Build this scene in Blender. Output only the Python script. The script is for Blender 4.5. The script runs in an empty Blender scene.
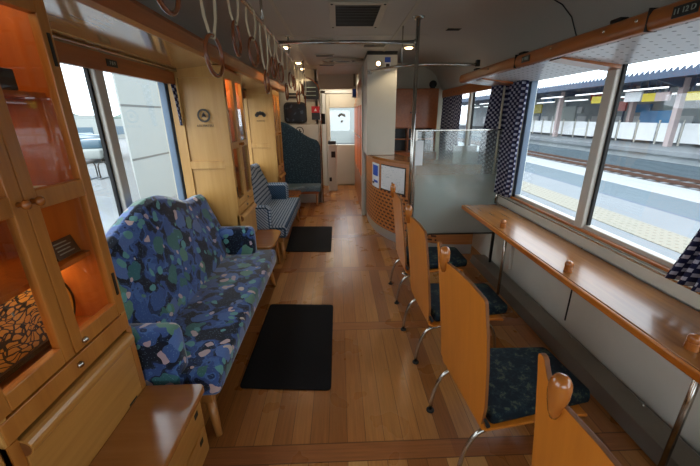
import bpy, bmesh, math, random
from mathutils import Vector, Matrix
random.seed(7)
S = bpy.context.scene
C = S.collection
PI = math.pi

# ------------------------------------------------------------------ camera
CAM_H = 1.45
cam_d = bpy.data.cameras.new('camera'); cam = bpy.data.objects.new('camera', cam_d); C.objects.link(cam)
cam_d.sensor_width = 36; cam_d.lens = 335 / 700 * 36; cam_d.clip_start = 0.02; cam_d.clip_end = 600
R = Matrix(((0.99937991, 0.02030135, -0.02876896), (-0.03382967, 0.32702015, -0.94441165), (-0.0097648, 0.94479928, 0.32750416)))
cam.matrix_world = Matrix.Translation((0, 0, CAM_H)) @ R.to_4x4()
S.camera = cam
# ------------------------------------------------------------------ sky, sun, exposure
S.view_settings.view_transform = 'Standard'; S.view_settings.look = 'None'
S.view_settings.gamma = 1; S.view_settings.use_curve_mapping = False
S.view_settings.exposure = 0.38
W = bpy.data.worlds.new('overcast_sky'); S.world = W; W.use_nodes = True
nt = W.node_tree; bg = nt.nodes['Background']
tc = nt.nodes.new('ShaderNodeTexCoord'); nz = nt.nodes.new('ShaderNodeTexNoise'); nz.inputs['Scale'].default_value = 2.0
cr = nt.nodes.new('ShaderNodeValToRGB')
cr.color_ramp.elements[0].position = 0.3; cr.color_ramp.elements[0].color = (0.78, 0.86, 0.95, 1)
cr.color_ramp.elements[1].position = 0.7; cr.color_ramp.elements[1].color = (0.95, 0.98, 1.0, 1)
nt.links.new(tc.outputs['Generated'], nz.inputs['Vector']); nt.links.new(nz.outputs['Fac'], cr.inputs['Fac'])
nt.links.new(cr.outputs['Color'], bg.inputs['Color']); bg.inputs['Strength'].default_value = 3.4
sd = bpy.data.lights.new('sun', 'SUN'); sd.energy = 1.0; sd.angle = math.radians(25); sd.color = (1, 0.97, 0.93)
so = bpy.data.objects.new('sun', sd); C.objects.link(so); so.rotation_euler = (math.radians(35), math.radians(-20), 0)

# ------------------------------------------------------------------ materials
def lin(h):
    h = h.lstrip('#'); v = [int(h[i:i+2], 16) / 255 for i in (0, 2, 4)]
    return tuple(((c + 0.055) / 1.055) ** 2.4 if c > 0.04045 else c / 12.92 for c in v) + (1,)
def newmat(name):
    m = bpy.data.materials.new(name); m.use_nodes = True
    return m, m.node_tree, m.node_tree.nodes['Principled BSDF']
def mix(nt, fac, a, b, mode='MIX'):
    n = nt.nodes.new('ShaderNodeMix'); n.data_type = 'RGBA'; n.blend_type = mode
    for s, v in ((0, fac), (6, a), (7, b)):
        if isinstance(v, bpy.types.NodeSocket): nt.links.new(v, n.inputs[s])
        else: n.inputs[s].default_value = v
    return n.outputs[2]
def math_(nt, op, a, b=0.0, c=None):
    n = nt.nodes.new('ShaderNodeMath'); n.operation = op
    for i, v in enumerate((a, b) if c is None else (a, b, c)):
        if isinstance(v, bpy.types.NodeSocket): nt.links.new(v, n.inputs[i])
        else: n.inputs[i].default_value = v
    return n.outputs[0]
def noise(nt, vec, scale, detail=3, rough=0.5):
    n = nt.nodes.new('ShaderNodeTexNoise'); n.inputs['Scale'].default_value = scale
    n.inputs['Detail'].default_value = detail; n.inputs['Roughness'].default_value = rough
    if vec is not None: nt.links.new(vec, n.inputs['Vector'])
    return n
def coords(nt, kind='Object', scale=(1, 1, 1), loc=(0, 0, 0), rot=(0, 0, 0)):
    t = nt.nodes.new('ShaderNodeTexCoord'); mp = nt.nodes.new('ShaderNodeMapping')
    mp.inputs['Scale'].default_value = scale; mp.inputs['Location'].default_value = loc; mp.inputs['Rotation'].default_value = rot
    nt.links.new(t.outputs[kind], mp.inputs['Vector']); return mp.outputs['Vector']
def ramp(nt, fac, stops, const=False):
    r = nt.nodes.new('ShaderNodeValToRGB'); e = r.color_ramp.elements
    if const: r.color_ramp.interpolation = 'CONSTANT'
    while len(e) < len(stops): e.new(0.5)
    for i, (p, c) in enumerate(stops): e[i].position = p; e[i].color = c if len(c) == 4 else (*c, 1)
    nt.links.new(fac, r.inputs['Fac']); return r.outputs['Color']
def setspec(b, rough=0.5, metal=0.0, coat=0.0, spec=0.5):
    b.inputs['Roughness'].default_value = rough; b.inputs['Metallic'].default_value = metal
    b.inputs['Coat Weight'].default_value = coat; b.inputs['Coat Roughness'].default_value = 0.12
    b.inputs['Specular IOR Level'].default_value = spec
def plain(name, hexc, rough=0.5, metal=0.0, coat=0.0, var=0.06, scale=6.0, spec=0.5):
    m, nt, b = newmat(name); c = lin(hexc)
    v = noise(nt, coords(nt), scale)
    dark = tuple(x * (1 - var * 2) for x in c[:3]) + (1,); lite = tuple(min(1, x * (1 + var * 2)) for x in c[:3]) + (1,)
    nt.links.new(mix(nt, v.outputs['Fac'], dark, lite), b.inputs['Base Color'])
    setspec(b, rough, metal, coat, spec); return m
def wood(name, h1, h2, axis='Y', rough=0.35, coat=0.25, scale=1.0):
    m, nt, b = newmat(name)
    sc = {'X': (1.2, 22, 22), 'Y': (22, 1.2, 22), 'Z': (22, 22, 1.2)}[axis]
    v = coords(nt, scale=tuple(s * scale for s in sc))
    n = noise(nt, v, 1.6, 5, 0.6); n2 = noise(nt, coords(nt), 2.2, 2)
    f = math_(nt, 'ADD', math_(nt, 'MULTIPLY', n.outputs['Fac'], 0.7), math_(nt, 'MULTIPLY', n2.outputs['Fac'], 0.3))
    nt.links.new(ramp(nt, f, [(0.33, lin(h2)), (0.66, lin(h1))]), b.inputs['Base Color'])
    setspec(b, rough, 0, coat); return m
M = {}
M['wood'] = wood('honey_wood', '#b97a34', '#a06426', 'Z')
M['wood_y'] = wood('honey_wood_long', '#c08c48', '#a87434', 'Y')
M['wood_pale'] = wood('pale_wood_panel', '#c49855', '#b28241', 'Z', 0.45, 0.1, 0.6)
M['wood_pale_x'] = wood('pale_wood_rail', '#c49855', '#b28241', 'X', 0.45, 0.1)
M['wood_orange'] = wood('orange_wood', '#c26a26', '#a8561b', 'Z', 0.4, 0.2)
M['wood_brown'] = wood('brown_wood', '#a8602a', '#8c4c1c', 'Y', 0.35, 0.25)
M['wood_rack'] = wood('rack_rail_wood', '#ac6426', '#90501a', 'Y', 0.3, 0.3)
M['wood_table'] = wood('table_wood', '#a06a34', '#845124', 'Y', 0.27, 0.3)
M['wood_bench'] = wood('bench_wood', '#a86e38', '#96602e', 'X', 0.2, 0.6)
M['wood_chair'] = wood('chair_plywood', '#c87824', '#b86a1b', 'Z', 0.35, 0.3, 0.7)
M['wood_knob'] = wood('turned_wood', '#b06a2a', '#965420', 'Z', 0.18, 0.6)
M['wood_edge'] = plain('dark_plywood_edge', '#7a4a22', 0.5)
M['wood_leg'] = wood('leg_wood', '#b47c40', '#9c672f', 'Z')
M['cabinet_inside'] = wood('orange_cabinet_lining', '#c4702c', '#ae5f22', 'Z', 0.5, 0.0)
M['bar_wood'] = wood('lattice_counter_wood', '#b87a4a', '#a0643a', 'X', 0.35, 0.2)
M['cream'] = plain('cream_wall', '#b7b09c', 0.55, var=0.03)
M['cream_white'] = plain('white_panel', '#c9c6b8', 0.5, var=0.02)
M['ceiling'] = plain('ceiling_panel', '#b1aca0', 0.55, var=0.03, scale=2)
M['lower_wall'] = plain('pale_grey_wall_panel', '#dadcd2', 0.5, var=0.03)
M['chrome'] = plain('brushed_steel', '#b9b6ae', 0.22, 1.0, var=0.02)
M['alu'] = plain('aluminium_frame', '#bdb9ae', 0.4, 0.1, var=0.02)
M['alu_blue'] = plain('blue_grey_jamb', '#5f7184', 0.5, 0.1)
M['kick'] = plain('satin_kickplate', '#b4b3b0', 0.4, 0.5)
M['dark_metal'] = plain('dark_metal', '#33332f', 0.45, 0.6)
M['black'] = plain('black_rubber', '#161513', 0.7)
M['black_plate'] = plain('black_plate', '#1b1a18', 0.4)
M['plate_text'] = plain('pale_lettering', '#8d9a90', 0.5)
M['emblem_ink'] = plain('dark_emblem_ink', '#3a332a', 0.6)
M['duct'] = plain('brushed_duct_steel', '#857f75', 0.32, 0.8, var=0.06)
M['white_plastic'] = plain('white_plastic', '#d9d7cc', 0.4)
M['strap'] = plain('off_white_strap', '#cfc6a8', 0.6)
M['ring'] = plain('brown_ring_wood', '#7c4422', 0.25, 0, 0.5)
M['paper'] = plain('white_paper', '#dcdfe0', 0.7, var=0.02)
M['blue_print'] = plain('blue_print', '#2f55b4', 0.6)
M['red_sign'] = plain('red_sign', '#c3242c', 0.5)
M['grey_fabric'] = plain('grey_cloth', '#7c7a78', 0.9)
M['red_cloth'] = plain('red_orange_cloth', '#8e3420', 0.9)
M['blue_book'] = plain('blue_cover', '#37507e', 0.5)
M['yellow'] = plain('yellow_sign', '#b8a51c', 0.5)
M['gold'] = plain('gold', '#c89a3c', 0.35, 0.6)
M['concrete'] = plain('platform_concrete', '#6d7479', 0.85, var=0.05, scale=1.5)
M['concrete_white'] = plain('white_slab', '#959a9e', 0.85)
M['concrete_blue'] = plain('blue_grey_slab', '#56656e', 0.85)
M['ballast'] = plain('dark_track_bed', '#3f3834', 0.95, var=0.2, scale=8)
M['rail_steel'] = plain('rusty_rail', '#5a4034', 0.6, 0.3)
M['canopy'] = plain('canopy_blue_grey', '#33455c', 0.6)
M['column'] = plain('pale_pink_column', '#a99896', 0.6)
M['far_wall'] = plain('station_wall', '#a3acb0', 0.8, var=0.15, scale=1.2)
M['bldg_white'] = plain('white_building_panel', '#939996', 0.8, var=0.02, scale=0.5)
M['bldg_seam'] = plain('building_seam', '#5c6060', 0.8)
M['asphalt'] = plain('pale_asphalt', '#74797b', 0.9, scale=1)
M['tree'] = plain('hazy_tree_green', '#5c6f69', 0.95, var=0.2, scale=1)
M['glass_blue'] = plain('blue_facade_glass', '#46606f', 0.3)
M['car_red'] = plain('red_car_paint', '#a8605a', 0.4)
M['billboard_blue'] = plain('blue_board', '#3a83b8', 0.5)

def emis(name, hexc, s):
    m, nt, b = newmat(name); b.inputs['Emission Color'].default_value = lin(hexc); b.inputs['Emission Strength'].default_value = s
    b.inputs['Base Color'].default_value = lin(hexc); return m
M['lamp'] = emis('warm_lamp_lens', '#ffd9a0', 9); M['strip_glow'] = emis('warm_cabinet_light', '#ffd27a', 2.2)
M['tube'] = emis('platform_tube_light', '#ffffff', 1.2)

def schlick(nt, k=0.5):
    lw = nt.nodes.new('ShaderNodeLayerWeight'); lw.inputs['Blend'].default_value = 0.5
    return math_(nt, 'ADD', 0.06, math_(nt, 'MULTIPLY', math_(nt, 'POWER', lw.outputs['Facing'], 5.0), k))
def glass(name, tint=(1, 1, 1, 1), frost=0.0, ior=1.45):
    m = bpy.data.materials.new(name); m.use_nodes = True; nt = m.node_tree; nt.nodes.clear()
    o = nt.nodes.new('ShaderNodeOutputMaterial'); t = nt.nodes.new('ShaderNodeBsdfTransparent'); t.inputs[0].default_value = tint
    g = nt.nodes.new('ShaderNodeBsdfGlossy'); g.inputs['Roughness'].default_value = 0.02
    f = schlick(nt); x = nt.nodes.new('ShaderNodeMixShader')
    nt.links.new(f, x.inputs[0]); nt.links.new(t.outputs[0], x.inputs[1]); nt.links.new(g.outputs[0], x.inputs[2])
    nt.links.new(x.outputs[0], o.inputs[0]); return m
M['glass'] = glass('window_glass', (0.97, 0.99, 1, 1)); M['glass_cab'] = glass('cabinet_glass', (0.96, 0.95, 0.93, 1))

def screen_glass():
    m = bpy.data.materials.new('frosted_screen_glass'); m.use_nodes = True; nt = m.node_tree; nt.nodes.clear()
    o = nt.nodes.new('ShaderNodeOutputMaterial'); t = nt.nodes.new('ShaderNodeBsdfTransparent'); t.inputs[0].default_value = (0.93, 0.97, 0.96, 1)
    d = nt.nodes.new('ShaderNodeBsdfDiffuse'); d.inputs[0].default_value = lin('#b9c8c4'); tr = nt.nodes.new('ShaderNodeBsdfTranslucent'); tr.inputs[0].default_value = lin('#c8d4d2')
    g = nt.nodes.new('ShaderNodeBsdfGlossy'); g.inputs['Roughness'].default_value = 0.04
    ad = nt.nodes.new('ShaderNodeMixShader'); ad.inputs[0].default_value = 0.45; nt.links.new(d.outputs[0], ad.inputs[1]); nt.links.new(tr.outputs[0], ad.inputs[2])
    sep = nt.nodes.new('ShaderNodeSeparateXYZ'); nt.links.new(coords(nt), sep.inputs[0])
    mr = nt.nodes.new('ShaderNodeMapRange'); mr.inputs['From Min'].default_value = 0.80; mr.inputs['From Max'].default_value = 1.2
    mr.inputs['To Min'].default_value = 0.52; mr.inputs['To Max'].default_value = 0.06
    nt.links.new(sep.outputs[2], mr.inputs['Value'])
    x = nt.nodes.new('ShaderNodeMixShader'); nt.links.new(mr.outputs[0], x.inputs[0]); nt.links.new(t.outputs[0], x.inputs[1]); nt.links.new(ad.outputs[0], x.inputs[2])
    f = schlick(nt)
    y = nt.nodes.new('ShaderNodeMixShader'); nt.links.new(f, y.inputs[0]); nt.links.new(x.outputs[0], y.inputs[1]); nt.links.new(g.outputs[0], y.inputs[2])
    nt.links.new(y.outputs[0], o.inputs[0]); return m
M['screen'] = screen_glass()

def floor_mat():
    m, nt, b = newmat('parquet_floor')
    t = nt.nodes.new('ShaderNodeTexCoord'); sep = nt.nodes.new('ShaderNodeSeparateXYZ'); nt.links.new(t.outputs['Object'], sep.inputs[0])
    X, Y = sep.outputs[0], sep.outputs[1]
    pw = 0.088; py = 0.975
    yb = math_(nt, 'DIVIDE', math_(nt, 'SUBTRACT', Y, 0.10), py); blk = math_(nt, 'FLOOR', yb); fy = math_(nt, 'FRACT', yb)
    xb = math_(nt, 'DIVIDE', math_(nt, 'ADD', X, 10.02), pw); pid = math_(nt, 'FLOOR', xb); fx = math_(nt, 'FRACT', xb)
    strip = math_(nt, 'LESS_THAN', fy, 0.095)
    xid = math_(nt, 'FLOOR', math_(nt, 'DIVIDE', math_(nt, 'ADD', X, 10.3), 0.72))
    def rnd(a, bb):
        cb = nt.nodes.new('ShaderNodeCombineXYZ'); nt.links.new(a, cb.inputs[0]); nt.links.new(bb, cb.inputs[1])
        w = nt.nodes.new('ShaderNodeTexWhiteNoise'); w.noise_dimensions = '2D'; nt.links.new(cb.outputs[0], w.inputs['Vector']); return w.outputs['Value']
    r1 = rnd(pid, blk); r2 = rnd(xid, math_(nt, 'ADD', blk, 40.0))
    c1 = ramp(nt, r1, [(0.0, lin('#8f5a2c')), (0.35, lin('#a66d3a')), (0.7, lin('#b68046')), (1.0, lin('#c4955a'))])
    c2 = ramp(nt, r2, [(0.0, lin('#8c5630')), (1.0, lin('#a66c3c'))])
    col = mix(nt, strip, c1, c2)
    g = noise(nt, coords(nt, scale=(60, 2.5, 1)), 1.5, 5, 0.65)
    gx = noise(nt, coords(nt, scale=(2.5, 60, 1)), 1.5, 5, 0.65)
    gr = math_(nt, 'ADD', math_(nt, 'MULTIPLY', g.outputs['Fac'], math_(nt, 'SUBTRACT', 1.0, strip)), math_(nt, 'MULTIPLY', gx.outputs['Fac'], strip))
    col = mix(nt, 0.75, col, ramp(nt, gr, [(0.3, (0.62, 0.58, 0.55)), (0.7, (1.08, 1.05, 1.02))]), 'MULTIPLY')
    # seams
    e1 = math_(nt, 'LESS_THAN', fx, 0.035); e1 = math_(nt, 'MULTIPLY', e1, math_(nt, 'SUBTRACT', 1.0, strip))
    d1 = math_(nt, 'LESS_THAN', math_(nt, 'ABSOLUTE', math_(nt, 'SUBTRACT', fy, 0.095)), 0.0028); d2 = math_(nt, 'LESS_THAN', fy, 0.005)
    seam = math_(nt, 'MAXIMUM', e1, math_(nt, 'MAXIMUM', d1, d2))
    col = mix(nt, math_(nt, 'MULTIPLY', seam, 0.75), col, lin('#4a2c16'))
    nt.links.new(col, b.inputs['Base Color'])
    w = noise(nt, coords(nt), 3.0, 3)
    nt.links.new(math_(nt, 'ADD', 0.2, math_(nt, 'MULTIPLY', w.outputs['Fac'], 0.18)), b.inputs['Roughness'])
    b.inputs['Specular IOR Level'].default_value = 0.55
    return m
M['floor'] = floor_mat()

def floral():
    m, nt, b = newmat('blue_floral_fabric')
    v = coords(nt)
    wob = noise(nt, v, 9, 2); 
    def warp(k, sc, off=0.0):
        mx = nt.nodes.new('ShaderNodeVectorMath'); mx.operation = 'MULTIPLY_ADD'
        nt.links.new(wob.outputs['Color'], mx.inputs[0]); mx.inputs[1].default_value = (k, k, k); nt.links.new(coords(nt, loc=(off, off * .7, off * 1.3)), mx.inputs[2]); return mx.outputs[0]
    n0 = noise(nt, warp(0.1, 1), 8, 2)
    col = ramp(nt, n0.outputs['Fac'], [(0.0, lin('#141c2c')), (0.45, lin('#1c2a46')), (0.49, lin('#37528a')), (0.56, lin('#4566a0')), (0.60, lin('#223458')), (0.66, lin('#141c2c'))], True)
    def blobs(scale, off, thr, prob, k=0.09):
        vo = nt.nodes.new('ShaderNodeTexVoronoi'); vo.inputs['Scale'].default_value = scale; nt.links.new(warp(k, 1, off), vo.inputs['Vector'])
        s = nt.nodes.new('ShaderNodeSeparateColor'); nt.links.new(vo.outputs['Color'], s.inputs[0])
        return math_(nt, 'MULTIPLY', math_(nt, 'LESS_THAN', vo.outputs['Distance'], thr), math_(nt, 'LESS_THAN', s.outputs[0], prob)), s
    f, s = blobs(7.5, 0.3, 0.44, 0.52, 0.10); col = mix(nt, f, col, ramp(nt, s.outputs[1], [(0.0, lin('#3a5890')), (0.3, lin('#5370a8')), (0.6, lin('#45639c')), (0.85, lin('#5b6f9c'))], True))
    f, s = blobs(8.2, 1.7, 0.40, 0.60, 0.12); col = mix(nt, f, col, ramp(nt, s.outputs[1], [(0.0, lin('#3f6f6a')), (0.45, lin('#5a8472')), (0.8, lin('#356a72'))], True))
    f, s = blobs(13, 3.1, 0.30, 0.40, 0.07); col = mix(nt, f, col, lin('#5f9896'))
    f, s = blobs(11.5, 5.3, 0.28, 0.46, 0.13); col = mix(nt, f, col, ramp(nt, s.outputs[1], [(0.0, lin('#bfa9a8')), (0.5, lin('#b3a1ac')), (0.8, lin('#c4b9ac'))], True))
    vv = nt.nodes.new('ShaderNodeTexVoronoi'); vv.inputs['Scale'].default_value = 90; nt.links.new(v, vv.inputs['Vector'])
    col = mix(nt, math_(nt, 'MULTIPLY', math_(nt, 'LESS_THAN', vv.outputs['Distance'], 0.22), 0.35), col, lin('#7fa0b8'))
    nt.links.new(col, b.inputs['Base Color']); setspec(b, 0.85, spec=0.2)
    b.inputs['Sheen Weight'].default_value = 0.6; b.inputs['Sheen Roughness'].default_value = 0.4
    return m
M['floral'] = floral()
def plaid():
    m, nt, b = newmat('blue_grey_check_fabric'); v = coords(nt, scale=(1, 1, 1))
    sep = nt.nodes.new('ShaderNodeSeparateXYZ'); nt.links.new(v, sep.inputs[0])
    def band(s, p, w): return math_(nt, 'LESS_THAN', math_(nt, 'FRACT', math_(nt, 'DIVIDE', math_(nt, 'ADD', s, 20.0), p)), w)
    a = band(math_(nt, 'ADD', sep.outputs[0], sep.outputs[2]), 0.032, 0.34); c = band(sep.outputs[1], 0.032, 0.34)
    f = math_(nt, 'MAXIMUM', a, c)
    col = mix(nt, f, lin('#98a4b0'), lin('#39516a')); col = mix(nt, math_(nt, 'MULTIPLY', a, c), col, lin('#16222e'))
    nt.links.new(col, b.inputs['Base Color']); setspec(b, 0.85, spec=0.2); return m
M['plaid'] = plaid()
def speck(name, h0, h1, h2, sc=55):
    m, nt, b = newmat(name); n = noise(nt, coords(nt), sc, 3, 0.7)
    nt.links.new(ramp(nt, n.outputs['Fac'], [(0.0, lin(h0)), (0.5, lin(h1)), (0.6, lin(h2))], True), b.inputs['Base Color'])
    setspec(b, 0.85, spec=0.2); return m
M['teal'] = speck('teal_speckled_fabric', '#2c4050', '#38505f', '#597482', 60)
M['seat_blue'] = speck('pale_blue_seat_fabric', '#5c7484', '#6e8898', '#7d99a8', 60)
M['seat_dark'] = speck('dark_green_floral_fabric', '#0d1820', '#16242a', '#3a4436', 32)
M['mat'] = speck('black_carpet_mat', '#0c0c0e', '#121214', '#19191b', 200)
def curtain_mat():
    m, nt, b = newmat('navy_check_curtain'); t = nt.nodes.new('ShaderNodeTexCoord'); sep = nt.nodes.new('ShaderNodeSeparateXYZ'); nt.links.new(t.outputs['UV'], sep.inputs[0])
    u, v = sep.outputs[0], sep.outputs[1]
    p = math_(nt, 'FLOOR', math_(nt, 'DIVIDE', u, 0.022)); q = math_(nt, 'FLOOR', math_(nt, 'DIVIDE', v, 0.022))
    k = math_(nt, 'ABSOLUTE', math_(nt, 'MODULO', math_(nt, 'ADD', p, q), 2.0))
    fu = math_(nt, 'ABSOLUTE', math_(nt, 'SUBTRACT', math_(nt, 'FRACT', math_(nt, 'DIVIDE', u, 0.022)), 0.5)); fv = math_(nt, 'ABSOLUTE', math_(nt, 'SUBTRACT', math_(nt, 'FRACT', math_(nt, 'DIVIDE', v, 0.022)), 0.5))
    inn = math_(nt, 'LESS_THAN', math_(nt, 'MAXIMUM', fu, fv), 0.42)
    col = mix(nt, math_(nt, 'MULTIPLY', math_(nt, 'GREATER_THAN', k, 0.5), inn), lin('#22243e'), lin('#9a9ba8'))
    nt.links.new(col, b.inputs['Base Color']); setspec(b, 0.9, spec=0.1); return m
M['curtain'] = curtain_mat()
def lattice_mat():
    m, nt, b = newmat('woven_slot_counter_front'); t = nt.nodes.new('ShaderNodeTexCoord'); sep = nt.nodes.new('ShaderNodeSeparateXYZ'); nt.links.new(t.outputs['UV'], sep.inputs[0])
    u, v = sep.outputs[0], sep.outputs[1]
    row = math_(nt, 'DIVIDE', v, 0.044); ri = math_(nt, 'FLOOR', row)
    cu = math_(nt, 'ADD', math_(nt, 'DIVIDE', u, 0.088), math_(nt, 'MULTIPLY', ri, 0.5))
    a = math_(nt, 'LESS_THAN', math_(nt, 'ABSOLUTE', math_(nt, 'SUBTRACT', math_(nt, 'FRACT', cu), 0.5)), 0.33)
    c = math_(nt, 'LESS_THAN', math_(nt, 'ABSOLUTE', math_(nt, 'SUBTRACT', math_(nt, 'FRACT', row), 0.5)), 0.24)
    lo = math_(nt, 'MULTIPLY', math_(nt, 'LESS_THAN', v, 0.62), math_(nt, 'LESS_THAN', u, 1.75))
    n = noise(nt, coords(nt, scale=(2, 2, 30)), 2, 3)
    base = ramp(nt, n.outputs['Fac'], [(0.3, lin('#b06c36')), (0.7, lin('#c48048'))])
    col = mix(nt, math_(nt, 'MULTIPLY', math_(nt, 'MULTIPLY', a, c), lo), base, lin('#4a2010'))
    nt.links.new(col, b.inputs['Base Color']); setspec(b, 0.4, coat=0.2); return m
M['lattice'] = lattice_mat()
def perf_mat():
    m, nt, b = newmat('perforated_white_panel'); v = coords(nt); sep = nt.nodes.new('ShaderNodeSeparateXYZ'); nt.links.new(v, sep.inputs[0])
    fx = math_(nt, 'SUBTRACT', math_(nt, 'FRACT', math_(nt, 'DIVIDE', sep.outputs[0], 0.05)), 0.5)
    row = math_(nt, 'FLOOR', math_(nt, 'DIVIDE', sep.outputs[0], 0.05))
    fy = math_(nt, 'SUBTRACT', math_(nt, 'FRACT', math_(nt, 'ADD', math_(nt, 'DIVIDE', sep.outputs[1], 0.06), math_(nt, 'MULTIPLY', row, 0.5))), 0.5)
    d = math_(nt, 'SQRT', math_(nt, 'ADD', math_(nt, 'MULTIPLY', fx, fx), math_(nt, 'MULTIPLY', math_(nt, 'MULTIPLY', fy, fy), 1.5)))
    col = mix(nt, math_(nt, 'LESS_THAN', d, 0.15), lin('#d2d2d6'), lin('#3c3a38'))
    nt.links.new(col, b.inputs['Base Color']); setspec(b, 0.3, coat=0.15); return m
M['perf'] = perf_mat()
def gold_pattern():
    m, nt, b = newmat('black_lacquer_gold_branches'); v = coords(nt)
    w = noise(nt, v, 7, 2); mx = nt.nodes.new('ShaderNodeVectorMath'); mx.operation = 'MULTIPLY_ADD'; nt.links.new(w.outputs['Color'], mx.inputs[0]); mx.inputs[1].default_value = (.12,) * 3; nt.links.new(v, mx.inputs[2])
    mp = nt.nodes.new('ShaderNodeMapping'); mp.inputs['Scale'].default_value = (1, 0.45, 1.2); nt.links.new(mx.outputs[0], mp.inputs[0])
    vo = nt.nodes.new('ShaderNodeTexVoronoi'); vo.feature = 'DISTANCE_TO_EDGE'; vo.inputs['Scale'].default_value = 60; nt.links.new(mp.outputs[0], vo.inputs['Vector'])
    sep = nt.nodes.new('ShaderNodeSeparateXYZ'); nt.links.new(v, sep.inputs[0])
    dy = math_(nt, 'DIVIDE', sep.outputs[1], 0.235); dz = math_(nt, 'DIVIDE', math_(nt, 'SUBTRACT', sep.outputs[2], -0.01), 0.155)
    rr = math_(nt, 'SQRT', math_(nt, 'ADD', math_(nt, 'MULTIPLY', dy, dy), math_(nt, 'MULTIPLY', dz, dz)))
    rim = math_(nt, 'LESS_THAN', math_(nt, 'ABSOLUTE', math_(nt, 'SUBTRACT', rr, 0.88)), 0.07)
    inner = math_(nt, 'MULTIPLY', math_(nt, 'LESS_THAN', rr, 0.76), math_(nt, 'GREATER_THAN', vo.outputs['Distance'], 0.1))
    nt.links.new(mix(nt, math_(nt, 'MAXIMUM', rim, inner), lin('#1d1c16'), lin('#d89a3c')), b.inputs['Base Color']); setspec(b, 0.4); return m
M['goldpat'] = gold_pattern()
def poster_mat():
    m, nt, b = newmat('pale_printed_notice'); n = noise(nt, coords(nt, scale=(1, 1, 2.5)), 26, 3, 0.7)
    nt.links.new(ramp(nt, n.outputs['Fac'], [(0.0, lin('#a9b8be')), (0.36, lin('#d3d9da')), (0.42, lin('#dfe3e4'))], True), b.inputs['Base Color']); setspec(b, 0.4); return m
M['notice'] = poster_mat()
def tactile():
    m, nt, b = newmat('tactile_paving'); vo = nt.nodes.new('ShaderNodeTexVoronoi'); vo.inputs['Scale'].default_value = 9; vo.inputs['Randomness'].default_value = 0; nt.links.new(coords(nt), vo.inputs['Vector'])
    nt.links.new(mix(nt, math_(nt, 'LESS_THAN', vo.outputs['Distance'], 0.35), lin('#7f7d72'), lin('#6d6a5c')), b.inputs['Base Color']); setspec(b, 0.8); return m
M['tactile'] = tactile()
def screenpic():
    m, nt, b = newmat('dark_equipment_screen'); n = noise(nt, coords(nt), 14, 2)
    nt.links.new(ramp(nt, n.outputs['Fac'], [(0.4, lin('#1a222c')), (0.6, lin('#3e4c5c'))], True), b.inputs['Base Color']); setspec(b, 0.15); return m
M['darkwin'] = screenpic()

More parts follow.
